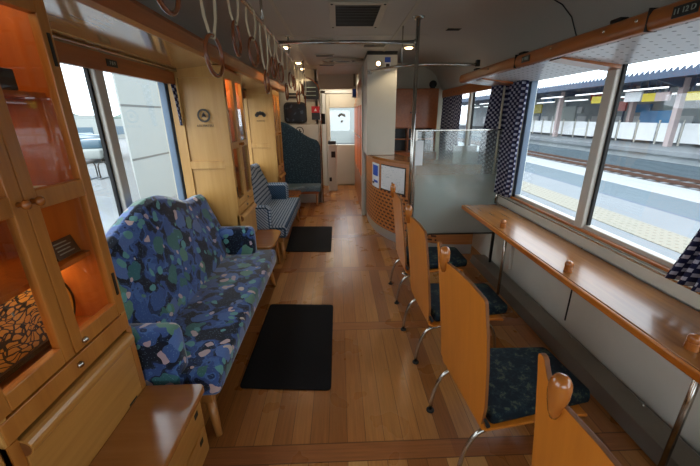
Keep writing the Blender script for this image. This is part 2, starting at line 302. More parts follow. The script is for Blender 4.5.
# ------------------------------------------------------------------ mesh helpers
class MB:
    def __init__(s): s.bm = bmesh.new(); s.uv = None
    def box(s, x0, x1, y0, y1, z0, z1, mat=None):
        vs = [s.bm.verts.new((x, y, z)) for z in (z0, z1) for y in (y0, y1) for x in (x0, x1)]
        for f in ((0, 2, 3, 1), (4, 5, 7, 6), (0, 1, 5, 4), (2, 6, 7, 3), (0, 4, 6, 2), (1, 3, 7, 5)): s.bm.faces.new([vs[i] for i in f])
        if mat is not None: bmesh.ops.transform(s.bm, matrix=mat, verts=vs)
        return s
    def prism(s, poly, a0, a1, axis='Y'):
        def P(p, a): return {'Y': (p[0], a, p[1]), 'X': (a, p[0], p[1]), 'Z': (p[0], p[1], a)}[axis]
        A = [s.bm.verts.new(P(p, a0)) for p in poly]; B = [s.bm.verts.new(P(p, a1)) for p in poly]; n = len(poly)
        s.bm.faces.new(A); s.bm.faces.new(B[::-1])
        for i in range(n): s.bm.faces.new((A[i], B[i], B[(i+1) % n], A[(i+1) % n]))
        return s
    def tube(s, pts, r, seg=10, closed=False, flat=1.0, caps=True):
        pts = [Vector(p) for p in pts]; n = len(pts); rings = []; up = None
        for i, p in enumerate(pts):
            if closed: t = pts[(i+1) % n] - pts[i-1]
            else: t = pts[min(i+1, n-1)] - pts[max(i-1, 0)]
            t.normalize()
            if up is None:
                up = Vector((0, 0, 1)) if abs(t.z) < 0.9 else Vector((1, 0, 0))
            a = t.cross(up); a.normalize(); bb = a.cross(t); bb.normalize(); up = bb
            rr = r[i] if isinstance(r, (list, tuple)) else r
            rings.append([s.bm.verts.new(p + (a * math.cos(k * 2 * PI / seg) + bb * math.sin(k * 2 * PI / seg) * flat) * rr) for k in range(seg)])
        for i in range(n if closed else n - 1):
            A, B = rings[i], rings[(i+1) % n]
            off = 0
            if closed and i == n - 1:
                off = min(range(seg), key=lambda o: sum((A[k].co - B[(k+o) % seg].co).length for k in range(seg)))
            for k in range(seg): s.bm.faces.new((A[k], A[(k+1) % seg], B[(k+1+off) % seg], B[(k+off) % seg]))
        if not closed and caps: s.bm.faces.new(rings[0][::-1]); s.bm.faces.new(rings[-1])
        return s
    def cyl(s, p0, p1, r0, r1=None, seg=16): return s.tube([p0, p1], [r0, r0 if r1 is None else r1], seg)
    def lathe(s, prof, c=(0, 0, 0), seg=20, ax='Z'):
        rings = []
        for r, h in prof:
            r = max(r, 1e-4); ring = []
            for k in range(seg):
                a = 2 * PI * k / seg; p = {'Z': (r * math.cos(a), r * math.sin(a), h), 'Y': (r * math.cos(a), h, r * math.sin(a)), 'X': (h, r * math.cos(a), r * math.sin(a))}[ax]
                ring.append(s.bm.verts.new(Vector(p) + Vector(c)))
            rings.append(ring)
        for A, B in zip(rings, rings[1:]):
            for k in range(seg): s.bm.faces.new((A[k], A[(k+1) % seg], B[(k+1) % seg], B[k]))
        s.bm.faces.new(rings[0][::-1]); s.bm.faces.new(rings[-1]); return s
    def grid(s, fn, nu, nv, uvf=None):
        uv = s.bm.loops.layers.uv.verify()
        V = [[s.bm.verts.new(fn(i / nu, j / nv)) for j in range(nv + 1)] for i in range(nu + 1)]
        for i in range(nu):
            for j in range(nv):
                f = s.bm.faces.new((V[i][j], V[i+1][j], V[i+1][j+1], V[i][j+1]))
                for l, (a, b) in zip(f.loops, ((i, j), (i+1, j), (i+1, j+1), (i, j+1))):
                    l[uv].uv = uvf(a / nu, b / nv) if uvf else (a / nu, b / nv)
        return s
    def rbox(s, x0, x1, y0, y1, z0, z1, r, n=3):
        q = bmesh.new(); vs = [q.verts.new((x, y, z)) for z in (z0, z1) for y in (y0, y1) for x in (x0, x1)]
        for f in ((0, 2, 3, 1), (4, 5, 7, 6), (0, 1, 5, 4), (2, 6, 7, 3), (0, 4, 6, 2), (1, 3, 7, 5)): q.faces.new([vs[i] for i in f])
        bmesh.ops.bevel(q, geom=q.edges[:], offset=r, segments=n, profile=0.5, affect='EDGES')
        me = bpy.data.meshes.new('tmp'); q.to_mesh(me); q.free(); s.bm.from_mesh(me); bpy.data.meshes.remove(me); return s

def obj(name, mb, mat, parent=None, bevel=0, smooth=False, solid=0, subsurf=0, off=0):
    bmesh.ops.recalc_face_normals(mb.bm, faces=mb.bm.faces[:])
    me = bpy.data.meshes.new(name); mb.bm.to_mesh(me); mb.bm.free()
    o = bpy.data.objects.new(name, me); C.objects.link(o); me.materials.append(mat if not isinstance(mat, str) else M[mat])
    if parent is not None: o.parent = parent
    if solid: md = o.modifiers.new('solid', 'SOLIDIFY'); md.thickness = solid; md.offset = off
    if bevel: md = o.modifiers.new('bevel', 'BEVEL'); md.width = bevel; md.segments = 2; md.limit_method = 'ANGLE'; md.angle_limit = math.radians(40)
    if subsurf: md = o.modifiers.new('sub', 'SUBSURF'); md.levels = subsurf; md.render_levels = subsurf
    if smooth:
        for p in me.polygons: p.use_smooth = True
    return o
def smooth_angle(o, deg=40):
    for p in o.data.polygons: p.use_smooth = True
    md = None
    try: o.data.set_sharp_from_angle(angle=math.radians(deg))
    except Exception: pass
    return o
def tag(o, label, cat, group=None, kind=None):
    if label: o['label'] = label
    if cat: o['category'] = cat
    if group: o['group'] = group
    if kind: o['kind'] = kind
    return o
def thing(name, label, cat, loc=(0, 0, 0), rz=0, group=None):
    o = bpy.data.objects.new(name, None); C.objects.link(o); o.location = loc; o.rotation_euler = (0, 0, rz); o.empty_display_size = 0.1
    return tag(o, label, cat, group)
def struct(name, mb, mat, **k):
    o = obj(name, mb, mat, **k); o['kind'] = 'structure'; return o
def dup(root, loc, rz, label, group=None):
    r = root.copy(); C.objects.link(r); r.location = loc; r.rotation_euler = (0, 0, rz); r['label'] = label
    if group: r['group'] = group
    def rec(a, b):
        for ch in a.children:
            c = ch.copy(); C.objects.link(c); c.parent = b; rec(ch, c)
    rec(root, r); return r
def text(name, s, size, mat, parent, loc, rot, ext=0.001, align='CENTER', kind=None):
    cu = bpy.data.curves.new(name, 'FONT'); cu.body = s; cu.size = size; cu.extrude = ext; cu.align_x = align; cu.align_y = 'CENTER'
    t = bpy.data.objects.new(name, cu); C.objects.link(t)
    me = bpy.data.meshes.new_from_object(t, depsgraph=bpy.context.evaluated_depsgraph_get()); bpy.data.objects.remove(t)
    me.name = name
    o = bpy.data.objects.new(name, me); C.objects.link(o); me.materials.clear(); me.materials.append(M[mat]); o.parent = parent; o.location = loc; o.rotation_euler = rot
    return o
def bez(p0, p1, p2, n=8):
    p0, p1, p2 = map(Vector, (p0, p1, p2)); return [(1-t)**2 * p0 + 2*t*(1-t) * p1 + t*t * p2 for t in [i / n for i in range(n + 1)]]

# ------------------------------------------------------------------ setting: shell
XL, XR, ZC = -1.28, 1.55, 2.17
YB, YE = -2.2, 7.5
struct('floor', MB().box(XL - .1, XR + .1, YB, YE + .1, -0.08, 0), 'floor')
cprof = [(0.88, 2.17), (1.10, 2.158), (1.25, 2.125), (1.36, 2.075), (1.43, 2.01), (1.475, 1.92), (1.55, 1.79)]
XC = 0.135
mir = [(2 * XC - x, z) for x, z in cprof]
prof = mir[::-1] + cprof
outer = [(x, z + 0.08) for x, z in prof]
ceil = struct('ceiling', MB().prism(prof + outer[::-1], YB, YE + .1), 'ceiling'); smooth_angle(ceil, 30)
def wallx(name, x0, x1, opens, mat, z0=0.0, z1=1.80):
    mb = MB(); ys = YB
    zb, zt = 0.755, 1.72
    for a, b in opens:
        mb.box(x0, x1, ys, a, z0, z1); ys = b
        mb.box(x0, x1, a, b, z0, zb); mb.box(x0, x1, a, b, zt, z1)
    mb.box(x0, x1, ys, YE + .1, z0, z1)
    return struct(name, mb, mat)
LW = [(-1.0, 0.60), (1.18, 2.82), (3.36, 4.86), (6.2, 7.3)]
RW = [(-1.10, 0.70), (1.02, 2.93), (3.22, 5.02)]
wallx('wall_left', XL - .09, XL, LW, 'cream')
wallx('wall_right', XR, XR + .09, RW, 'lower_wall')
struct('wall_back', MB().box(XL, XR, YB - .08, YB, 0, .80).box(XL, XR, YB - .08, YB, 1.75, ZC + .06).box(XL, XL + .25, YB - .08, YB, .8, 1.75).box(XR - .25, XR, YB - .08, YB, .8, 1.75), 'cream')
# window units
nw = 0
def window(x, a, b, mull, side, mats=('alu', 'alu_blue')):
    global nw; nw += 1
    w = bpy.data.objects.new('window_%d' % nw, None); C.objects.link(w); w.location = (x, (a + b) / 2, 0.755); w['kind'] = 'structure'
    L = (b - a) / 2; H = 1.72 - 0.755; t = 0.035 * side
    fx = sorted((0.01 * side, 0.06 * side))
    fr = MB()
    fr.box(*fx, -L, L, 0, 0.028); fr.box(*fx, -L, L, H - 0.012, H)
    obj('window_frame', fr, mats[0], w, bevel=.004)
    jb = MB().box(*fx, -L, -L + 0.045, 0, H).box(*fx, L - 0.05, L, 0, H); obj('window_jamb', jb, mats[1], w, bevel=.004)
    m = mull - (a + b) / 2
    mm = MB().box(*sorted((-0.006 * side, 0.045 * side)), m - 0.018, m + 0.055, 0, H); obj('mullion', mm, 'alu', w, bevel=.006)
    mg = MB().box(*sorted((0.022 * side, 0.040 * side)), m - 0.034, m - 0.018, 0, H); obj('mullion_gasket', mg, 'black', w)
    g = MB().box(t - .003, t + .003, -L, L, 0, H); obj('window_pane', g, 'glass', w)
    sl = MB().box(*sorted((-0.014 * side, 0.012 * side)), -L - .03, L + .03, -0.014, 0.004); obj('window_sill', sl, 'wood_rack', w, bevel=.004)
window(XL, *LW[0], -0.15, -1); window(XL, *LW[1], 2.005, -1); window(XL, *LW[2], 4.12, -1); window(XL, *LW[3], 6.75, -1)
window(XR, *RW[0], -0.15, 1); window(XR, *RW[1], 2.01, 1); window(XR, *RW[2], 4.15, 1)
# right lower wall: white strip under sill and seams
trim = MB().box(XR - 0.022, XR - .001, YB, 5.0, 0.653, 0.735); struct('trim_1', trim, 'cream_white', bevel=.004)
struct('trim_2', MB().box(XR - 0.03, XR - 0.0225, YB, 5.0, 0.722, 0.731), 'chrome')
seams = MB()
for y in (0.95, 1.95, 2.95): seams.box(XR - 0.006, XR - 0.0005, y - .004, y + .004, 0.1, 0.64)
seams.box(XR - 0.006, XR - 0.0005, YB, 3.08, 0.59, 0.6)
struct('trim_3', seams, 'dark_metal')
# left cornice, soffit, pelmet
struct('trim_4', MB().prism([(-0.86, 1.825), (-0.835, 1.835), (-0.83, 1.90), (-0.845, 1.925), (-0.87, 1.925), (-0.88, 1.83)], YB, 5.86), 'wood_brown')
struct('trim_5', MB().prism([(-0.87, 1.832), (-0.87, 1.85), (-1.279, 1.80), (-1.279, 1.785)], YB, 5.86), wood('soffit_varnished_wood', '#b98a52', '#a67743', 'Y', 0.12, 0.8))
for i, (a, b) in enumerate(((-1.2, 0.62), (1.2, 2.785), (3.325, 4.8))):
    struct('trim_%d' % (6 + i), MB().box(-1.235, -1.215, a, b, 1.69, 1.775), 'wood_brown')
    struct('trim_%d' % (9 + i), MB().tube([(-1.195, a, 1.785), (-1.195, b, 1.785)], 0.009, 8), 'chrome')
struct('trim_12', MB().box(1.47, 1.50, 3.46, 5.04, 1.69, 1.785), 'wood_rack', bevel=.004)
# ceiling seams
cs = MB()
for y in (1.6, 3.55, 5.5): cs.box(-0.6, 0.87, y - .003, y + .003, ZC - .003, ZC - .0003)
for x in (-0.42, 0.55): cs.box(x - .012, x + .012, YB, YE, ZC - .006, ZC - .0003)
struct('trim_13', cs, 'cream')
# wall-curve seams on the right
for i, y in enumerate((2.3, 0.9)):
    sp = MB().tube([(x - .002, y, z - .002) for x, z in cprof], 0.0035, 6); struct('trim_%d' % (14 + i), sp, 'dark_metal')

# counter bay shell
struct('wall_far', MB().box(XL, -0.17, YE, YE + .08, 0, ZC + .08).box(0.38, XR, YE, YE + .08, 0, ZC + .08).box(-0.17, 0.38, YE, YE + .08, 0, 0.88).box(-0.17, 0.38, YE, YE + .08, 1.63, ZC + .08), 'cream')
cw = MB().box(0.386, 0.42, 5.06, YE, 0, ZC)
struct('wall_corridor', cw, 'cream')
struct('wall_bay', MB().box(0.385, XR, 5.3, 5.36, 0, ZC), 'cream')
struct('trim_16', MB().box(1.44, 1.52, 5.10, 5.3, 0, 1.80), 'cream')
# left partition behind the corner seat
pt = MB().box(XL, -0.33, 5.90, 5.96, 0, ZC)
struct('wall_partition', pt, 'cream')
struct('trim_17', MB().box(-0.37, -0.30, 5.90, 6.02, 0, ZC), 'cream_white', bevel=.005)
struct('trim_18', MB().box(-0.345, -0.31, 6.02, 6.2, 0, ZC), 'cream')
struct('trim_19', MB().box(-0.9, 0.345, 6.6, 6.68, 1.93, ZC), 'cream')
# end door
dr = bpy.data.objects.new('door_1', None); C.objects.link(dr); dr.location = (0.08, YE, 0); dr['kind'] = 'structure'
mb = MB(); mb.box(-0.33, -0.25, -.04, -.001, 0.02, 1.9); mb.box(0.30, 0.38, -.04, -.001, 0.02, 1.9); mb.box(-.25, .30, -.04, -.001, 0.02, .88); mb.box(-.25, .30, -.04, -.001, 1.63, 1.9)
obj('door_panel', mb, 'cream', dr, bevel=.006)
mb = MB(); mb.box(-.40, -.34, -.06, -.001, 0, 1.96).box(.385, .44, -.06, -.001, 0, 1.96).box(-.40, .44, -.06, -.001, 1.91, 1.97)
obj('door_frame', mb, 'alu', dr)
obj('door_pane', MB().box(-.25, .30, 0.02, 0.026, .88, 1.63), 'glass', dr)
mb = MB()
for k in range(5):
    a = PI * (k + .5) / 5; mb.box(-.018, .018, -0.001, 0.001, -.022, .022, Matrix.Translation((0.0 + .06 * math.cos(a), .012, 1.46 + .04 * math.sin(a))) @ Matrix.Rotation(-(a - PI/2), 4, 'Y'))
mb.box(-.02, .02, .011, .013, 1.34, 1.38)
obj('door_sticker', mb, 'emblem_ink', dr)

# ------------------------------------------------------------------ display cabinets (left side)
def cabinet(y0, y1, label, near=False, group=None):
    L = y1 - y0; t = thing('display_cabinet', label, 'cabinet', (-0.86, (y0 + y1) / 2, 0), 0, group)
    h = L / 2; top = 1.824; D = -0.415
    ZB = 0.70
    for s in (-1, 1):            # side panels: stiles and rails round two recessed fields
        y = s * h; a, b = sorted((y, y - s * 0.028))
        mb = MB()
        mb.box(D, D + 0.075, a, b, 0, top).box(-0.075, -0.002, a, b, 0, top)
        for z0, z1 in ((0, .09), (1.06, 1.12), (1.74, top)): mb.box(D + .075, -0.075, a, b, z0, z1)
        obj('side_frame', mb, 'wood_pale', t, bevel=.002)
        a2, b2 = sorted((y - s * .014, y - s * .024))
        obj('side_panel', MB().box(D + .076, -0.076, a2, b2, .09, 1.06).box(D + .076, -0.076, a2, b2, 1.12, 1.74), 'wood_pale', t)
    mb = MB().box(D, D + .015, -h + .03, h - .03, 0, top); mb.box(D + .015, -.03, -h + .03, h - .03, top - .02, top)
    mb.box(D + .015, -.03, -h + .03, h - .03, .70, .725)
    for yy in (-h + .0285, h - .0325): mb.box(D + .016, -.03, yy, yy + .004, .73, top - .021)
    obj('lining', mb, 'cabinet_inside', t)
    for z in (1.0, 1.235, 1.525): obj('shelf', MB().box(D + .02, -.045, -h + .035, h - .035, z - .012, z + .004), 'wood_orange', t)
    obj('light_strip', MB().box(-.10, -.07, -h + .05, h - .05, top - .035, top - .022), 'strip_glow', t)
    # doors
    for s in (-1, 1):
        a, b = sorted((s * .0015, s * (h - .004)))
        mb = MB(); sw = .04
        mb.box(-.028, 0, a, a + sw, .735, 1.80).box(-.028, 0, b - sw, b, .735, 1.80)
        mb.box(-.028, 0, a + sw, b - sw, .735, .79).box(-.028, 0, a + sw, b - sw, 1.74, 1.80).box(-.028, 0, a + sw, b - sw, 1.208, 1.263)
        d = obj('door', mb, 'wood' if near else 'wood_pale', t, bevel=.003)
        obj('door_glass', MB().box(-.016, -.013, a + sw, b - sw, .79, 1.74), 'glass_cab', d)
        yk = s * .022
        obj('knob', MB().lathe([(0.001, 0), (.008, 0), (.006, .012), (.013, .018), (.013, .026), (.006, .031), (.001, .031)], (0, yk, 1.236), 14, 'X'), 'wood_knob', d, smooth=True)
        for z in (.86, 1.65): obj('hinge', MB().box(-.004, .004, s * (h - .022) - .005, s * (h - .022) + .005, z - .045, z + .045), 'dark_metal', d)
    # lower fold-down front with a rounded lip
    obj('rail', MB().box(-.03, 0.001, -h + .005, h - .005, .66, .728), 'wood' if near else 'wood_pale', t, bevel=.003)
    obj('lock', MB().lathe([(.001, 0), (.011, 0), (.011, .006), (.004, .012), (.001, .012)], (0.001, 0.0, .695), 14, 'X'), 'chrome', t, smooth=True)
    obj('lock', MB().lathe([(.001, 0), (.011, 0), (.011, .006), (.004, .012), (.001, .012)], (0.001, 0.045, .758), 14, 'X'), 'chrome', t, smooth=True)
    pr = [(-0.02, .648), (0.002, .650)] + [(0.002 + .026 * math.sin(a), .622 + .028 * math.cos(a)) for a in [i * PI / 8 for i in range(1, 8)]] + [(0.004, .59), (-0.02, .59)]
    fl = obj('flap', MB().box(-.02, .004, -h + .03, h - .03, .35, .60), 'wood_y' if near else 'wood_pale', t, bevel=.003)
    obj('flap_lip', MB().prism(pr, -h + .03, h - .03, 'Y'), 'wood_pale' if not near else 'wood_y', fl, bevel=.001)
    obj('lip_end', MB().lathe([(.001, 0), (.023, 0), (.023, -.0015), (.001, -.0015)], (.001, -h + .0295, .620), 16, 'Y'), 'wood_edge', fl)
    obj('flap_slot', MB().box(.0035, .0048, h - .12, h - .07, .362, .370), 'dark_metal', fl)
    obj('plinth', MB().box(-.02, -.001, -h, h, 0, .35).box(-.02, .002, -h, -h + .028, .35, .66).box(-.02, .002, h - .028, h, .35, .66), 'wood' if near else 'wood_pale', t)
    return t
c1 = cabinet(0.655, 1.19, 'wooden display cabinet with glass doors closest to the camera, holding a black and gold plaque', True)
c2 = cabinet(2.79, 3.325, 'pale wooden display cabinet with a round dark emblem on its side, behind the floral sofa')
c3 = cabinet(4.80, 5.33, 'pale wooden display cabinet with a fan-shaped dark emblem, beyond the checked sofa')
cabinet(-1.5, -1.02, 'wooden display cabinet behind the camera beside the rear window')
t = thing('low_cupboard', 'low wooden cupboard at the near end of the closest display cabinet', 'cupboard', (-.86, .35, 0))
obj('cupboard_body', MB().box(-.41, -.02, -.30, .30, 0, .69), 'wood', t, bevel=.003)
d = obj('door', MB().box(-.0199, 0, -.29, .29, .05, .66), 'wood_y', t, bevel=.004); obj('knob', MB().lathe([(.001, 0), (.008, 0), (.013, .018), (.006, .03), (.001, .03)], (0, .25, .6), 14, 'X'), 'wood_knob', d, smooth=True)
def cab_lamp(y, e):
    l = bpy.data.lights.new('cabinet_lamp', 'AREA'); l.energy = e; l.color = (1, .62, .25); l.shape = 'RECTANGLE'; l.size = .12; l.size_y = .4
    o = bpy.data.objects.new('cabinet_lamp', l); C.objects.link(o); o.location = (-1.0, y, 1.78)
for y, e in ((.92, .30), (3.06, 1.3), (5.06, 1.3)): cab_lamp(y, e)
for y, z, e in ((.78, .975, .4), (1.07, .975, .4), (.92, 1.21, .14), (.92, 1.5, .25)):
    l = bpy.data.lights.new('cabinet_lamp', 'AREA'); l.energy = e; l.color = (1, .66, .3); l.shape = 'RECTANGLE'; l.size = .1; l.size_y = .2
    o = bpy.data.objects.new('cabinet_lamp', l); C.objects.link(o); o.location = (-1.06, y, z)
obj('light_strip', MB().box(-.39, -.36, -.22, .0, .90, .975), 'strip_glow', c1)
# emblems
def emblem_round(t, y):
    mb = MB(); n = 28
    def ring(ri, ro):
        for k in range(n):
            a, b = 2*PI*k/n, 2*PI*(k+1)/n
            q = [mb.bm.verts.new((r * math.cos(w), 0, r * math.sin(w))) for r, w in ((ri, a), (ro, a), (ro, b), (ri, b))]; mb.bm.faces.new(q)
    ring(.036, .05)
    # three little maple-like strokes
    for a, l in ((90, .026), (210, .022), (330, .022), (150, .016), (30, .016)):
        aa = math.radians(a); d = Vector((math.cos(aa), 0, math.sin(aa))); p = Vector((-d.z, 0, d.x)) * .005
        q = [mb.bm.verts.new(v) for v in (-p, d * l * .6 - p * 1.5, d * l, d * l * .6 + p * 1.5, p)]; mb.bm.faces.new(q)
    o = obj('emblem', mb, 'emblem_ink', t, solid=.001); o.location = (-.18, y - .0015, 1.47)
    text('emblem_lettering', 'ARI MATSU', .026, 'emblem_ink', t, (-.18, y - .002, 1.395), (PI/2, 0, 0))
emblem_round(c2, -.2675)
mb = MB()
for k in range(5):
    a = PI * (0.08 + .84 * k / 4)
    mb.lathe([(.001, -.001), (.026, -.001), (.026, .001), (.001, .001)], (.05 * math.cos(a), 0, .034 * math.sin(a)), 14, 'Y')
o = obj('emblem', mb, 'emblem_ink', c3); o.location = (-.18, -.267, 1.475)
text('emblem_lettering', 'KASUGAI', .026, 'emblem_ink', c3, (-.18, -.267, 1.41), (PI/2, 0, 0))

# low benches built out in front of the cabinets
def bench(y0, y1, label, round_=False, drawers=False):
    t = thing('low_bench', label, 'bench', (-0.86, (y0 + y1) / 2, 0)); h = (y1 - y0) / 2; w = .262
    r = .10 if round_ else .03
    def corner(cx, cy, a0): return [(cx + r * math.cos(a0 + i * PI / 12), cy + r * math.sin(a0 + i * PI / 12)) for i in range(7)]
    pl = [(.005, -h)] + corner(w - r, -h + r, -PI/2) + corner(w - r, h - r, 0) + [(.005, h)]
    obj('bench_top', MB().prism(pl, .335, .362, 'Z'), 'wood_bench', t, bevel=.006)
    if drawers:
        obj('bench_box', MB().box(.005, w - .03, -h + .01, h - .02, .0, .334), 'wood_pale', t, bevel=.003)
        for z0 in (.03, .18):
            d = obj('drawer', MB().box(w - .0295, w - .018, -h + .03, h - .04, z0, z0 + .14), 'wood_y', t, bevel=.003)
            obj('drawer_slot', MB().box(w - .0178, w - .0165, h - .11, h - .08, z0 + .09, z0 + .115), 'black', d)
    else:
        obj('bench_support', MB().box(.005, .05, -h + .03, h - .03, .0, .334), 'wood_pale', t)
        for s in (-1, 1): obj('leg', MB().cyl((w - .05, s * (h - .06), 0), (w - .07, s * (h - .07), .335), .013, .02), 'wood_leg', t, smooth=True)
    return t
bench(0.655, 1.185, 'glossy wooden bench box below the nearest display cabinet', False, True)
bench(2.80, 3.31, 'small rounded wooden bench between the floral sofa and the checked sofa', True)
bench(4.82, 5.27, 'small rounded wooden bench between the checked sofa and the corner seat', True)

# things inside the near cabinet
t = thing('lacquer_plaque', 'black oval plaque with gold branch pattern and gold rim, lowest in the nearest cabinet', 'plaque', (-1.03, .923, .858)); t.rotation_euler = (0, math.radians(-18), 0)
mb = MB(); N = 40
pl = [(.235 * math.cos(2*PI*k/N), -.01 + .155 * math.sin(2*PI*k/N)) for k in range(N)]; pl = [(y, max(z, -.11)) for y, z in pl]
mb.prism(pl, -.008, .008, 'X'); obj('plaque_face', mb, 'goldpat', t, bevel=.002)
obj('plaque_foot', MB().box(-.04, .03, -.14, .14, -.122, -.108), 'black_plate', t)
tag(obj('folded_cloth', MB().grid(lambda u, v: (-1.05 + .15 * (u - .5), .76 + .18 * (v - .5), 1.012 + .05 * math.sin(PI * u) * math.sin(PI * v) + .006 * math.sin(9 * v + 4 * u)), 14, 14), 'grey_fabric', smooth=True, solid=.012, off=1), 'grey folded cloth on the cabinet shelf above the gold plaque', 'cloth')
tag(obj('red_cloth', MB().grid(lambda u, v: (-1.10 + .2 * (u - .5), .78 + .2 * (v - .5), 1.075 + .075 * math.sin(PI * u) * math.sin(PI * v) + .004 * math.sin(17 * v)), 14, 14), 'red_cloth', smooth=True, solid=.012, off=0), 'dark red bundled cloth lying on the grey cloth in the nearest cabinet', 'cloth')
t = thing('card_stand', 'dark card with pale lines of print standing on the shelf of the nearest cabinet', 'card', (-0.935, 1.10, 1.006)); t.rotation_euler = (0, math.radians(-20), 0)
obj('card', MB().box(-.003, .003, -.05, .05, 0, .065), 'black_plate', t)
for k in range(4): obj('print_line', MB().box(.0031, .0038, -.035, .03 - .01 * (k % 2), .014 + k * .012, .018 + k * .012), 'plate_text', t)
t = thing('booklet', 'blue-covered booklet lying open on the middle shelf of the nearest cabinet', 'book', (-0.97, 1.03, 1.2395), .3)
obj('cover', MB().box(-.05, .05, -.07, .07, 0, .006), 'blue_book', t); obj('pages', MB().box(-.046, .046, -.005, .066, .006, .012), 'paper', t)
tag(obj('storage_box', MB().box(-1.02, -.90, .93, 1.06, 1.5295, 1.585), 'black_plate', bevel=.003), 'black box on the top shelf of the nearest cabinet', 'box')

# ------------------------------------------------------------------ sofas
def sofa(y0, y1, mat, label, camel, backz):
    L = y1 - y0; h = L / 2; t = thing('sofa', label, 'sofa', (-0.9, (y0 + y1) / 2, 0))
    xf, xb = .335, -.09       # seat front, seat/back crease (local)
    def topz(v):
        k = abs(v * 2 - 1); b = 0.5 + 0.5 * math.cos(min(1, k / .72) * PI)
        return backz + camel * b
    def back(u, v):           # closed loop cross-section u, along length v
        zt = topz(v); y = -h + .01 + v * (L - .02)
        e = min(1, min(v, 1 - v) / .05); e = math.sqrt(max(0, 1 - (1 - e) ** 2))
        prof = [(-.06, .20), (-.055, .42), (-.12, .62), (-.19, zt - .08), (-.205, zt - .025), (-.235, zt), (-.29, zt - .012), (-.33, zt - .06), (-.335, .6), (-.335, .20)]
        x = u * (len(prof) - 1); i = min(int(x), len(prof) - 2); f = x - i
        px = prof[i][0] * (1 - f) + prof[i+1][0] * f; pz = prof[i][1] * (1 - f) + prof[i+1][1] * f
        cx, cz = -.25, .5
        s = .90 + .10 * e
        return (cx + (px - cx) * s, y, cz + (pz - cz) * s)
    mb = MB(); mb.grid(back, 36, 48)
    for v in (0, 1):
        pass
    bmesh.ops.holes_fill(mb.bm, edges=[e for e in mb.bm.edges if e.is_boundary])
    obj('backrest', mb, mat, t, smooth=True)
    mb = MB().rbox(-.10, xf, -h + .02, h - .02, .235, .365, .035, 4)
    for vtx in mb.bm.verts:
        if vtx.co.z > .3 and abs(vtx.co.y) < h - .1: vtx.co.z += .01
    obj('seat', mb, mat, t, smooth=True)
    for s in (-1, 1):
        a, b = sorted((s * (h - .012), s * (h - .145)))
        mb = MB().rbox(-.20, .175, a, b, .20, .588, .05, 4); obj('armrest', mb, mat, t, smooth=True)
    obj('seat_base', MB().box(-.30, xf - .05, -h + .04, h - .04, .19, .236), 'wood_leg', t)
    for sx in (-.27, xf - .075):
        for s in (-1, 1): obj('leg', MB().cyl((sx + (.035 if sx > 0 else 0), s * (h - .03), 0), (sx, s * (h - .07), .2), .015, .027), 'wood_leg', t, smooth=True)
    return t
sofa(1.205, 2.78, 'floral', 'blue floral upholstered sofa with a humped backrest under the near left window', .14, .87)
sofa(3.34, 4.79, 'plaid', 'blue and grey checked sofa between the two pale cabinets', .07, .86)

# corner seat by the partition
t = thing('corner_seat', 'dark teal corner seat with a high sloping curved back against the cream partition', 'seat', (-0.65, 5.7, 0))
def cback(u, v):
    x = -.36 + v * .70; w = 1 - v
    z = 1.09 + .30 * (0.5 - .5 * math.cos(min(1, max(0, (w - .02) / .95)) * PI))
    if v > .9: z -= .10 * ((v - .9) / .1) ** 2
    return (x, .12 + .03 * math.sin(PI * v) * 0 - .0, .36 + u * (z - .36))
obj('backrest', MB().grid(cback, 14, 24), 'teal', t, solid=.08, off=0, smooth=True, bevel=.015)
pl = [(-.60, .14), (-.60, -.36), (-.36, -.36)] + [(-.20 + .16 * math.cos(a), -.25 + .12 * math.sin(a)) for a in [math.radians(-100 + 20 * i) for i in range(6)]] + [(0.08, -.16), (.34, -.17), (.335, .14)]
obj('seat', MB().prism(pl, .27, .37, 'Z'), 'seat_blue', t, bevel=.025)
obj('seat_base', MB().box(-.56, .30, -.10, .12, .22, .268), 'wood_brown', t)
for x, y in ((.26, -.05), (-.18, -.25), (-.5, -.3)): obj('leg', MB().cyl((x, y, 0), (x, y, .268 if y > -.06 else .268), .016, .022), 'wood_leg', t, smooth=True)

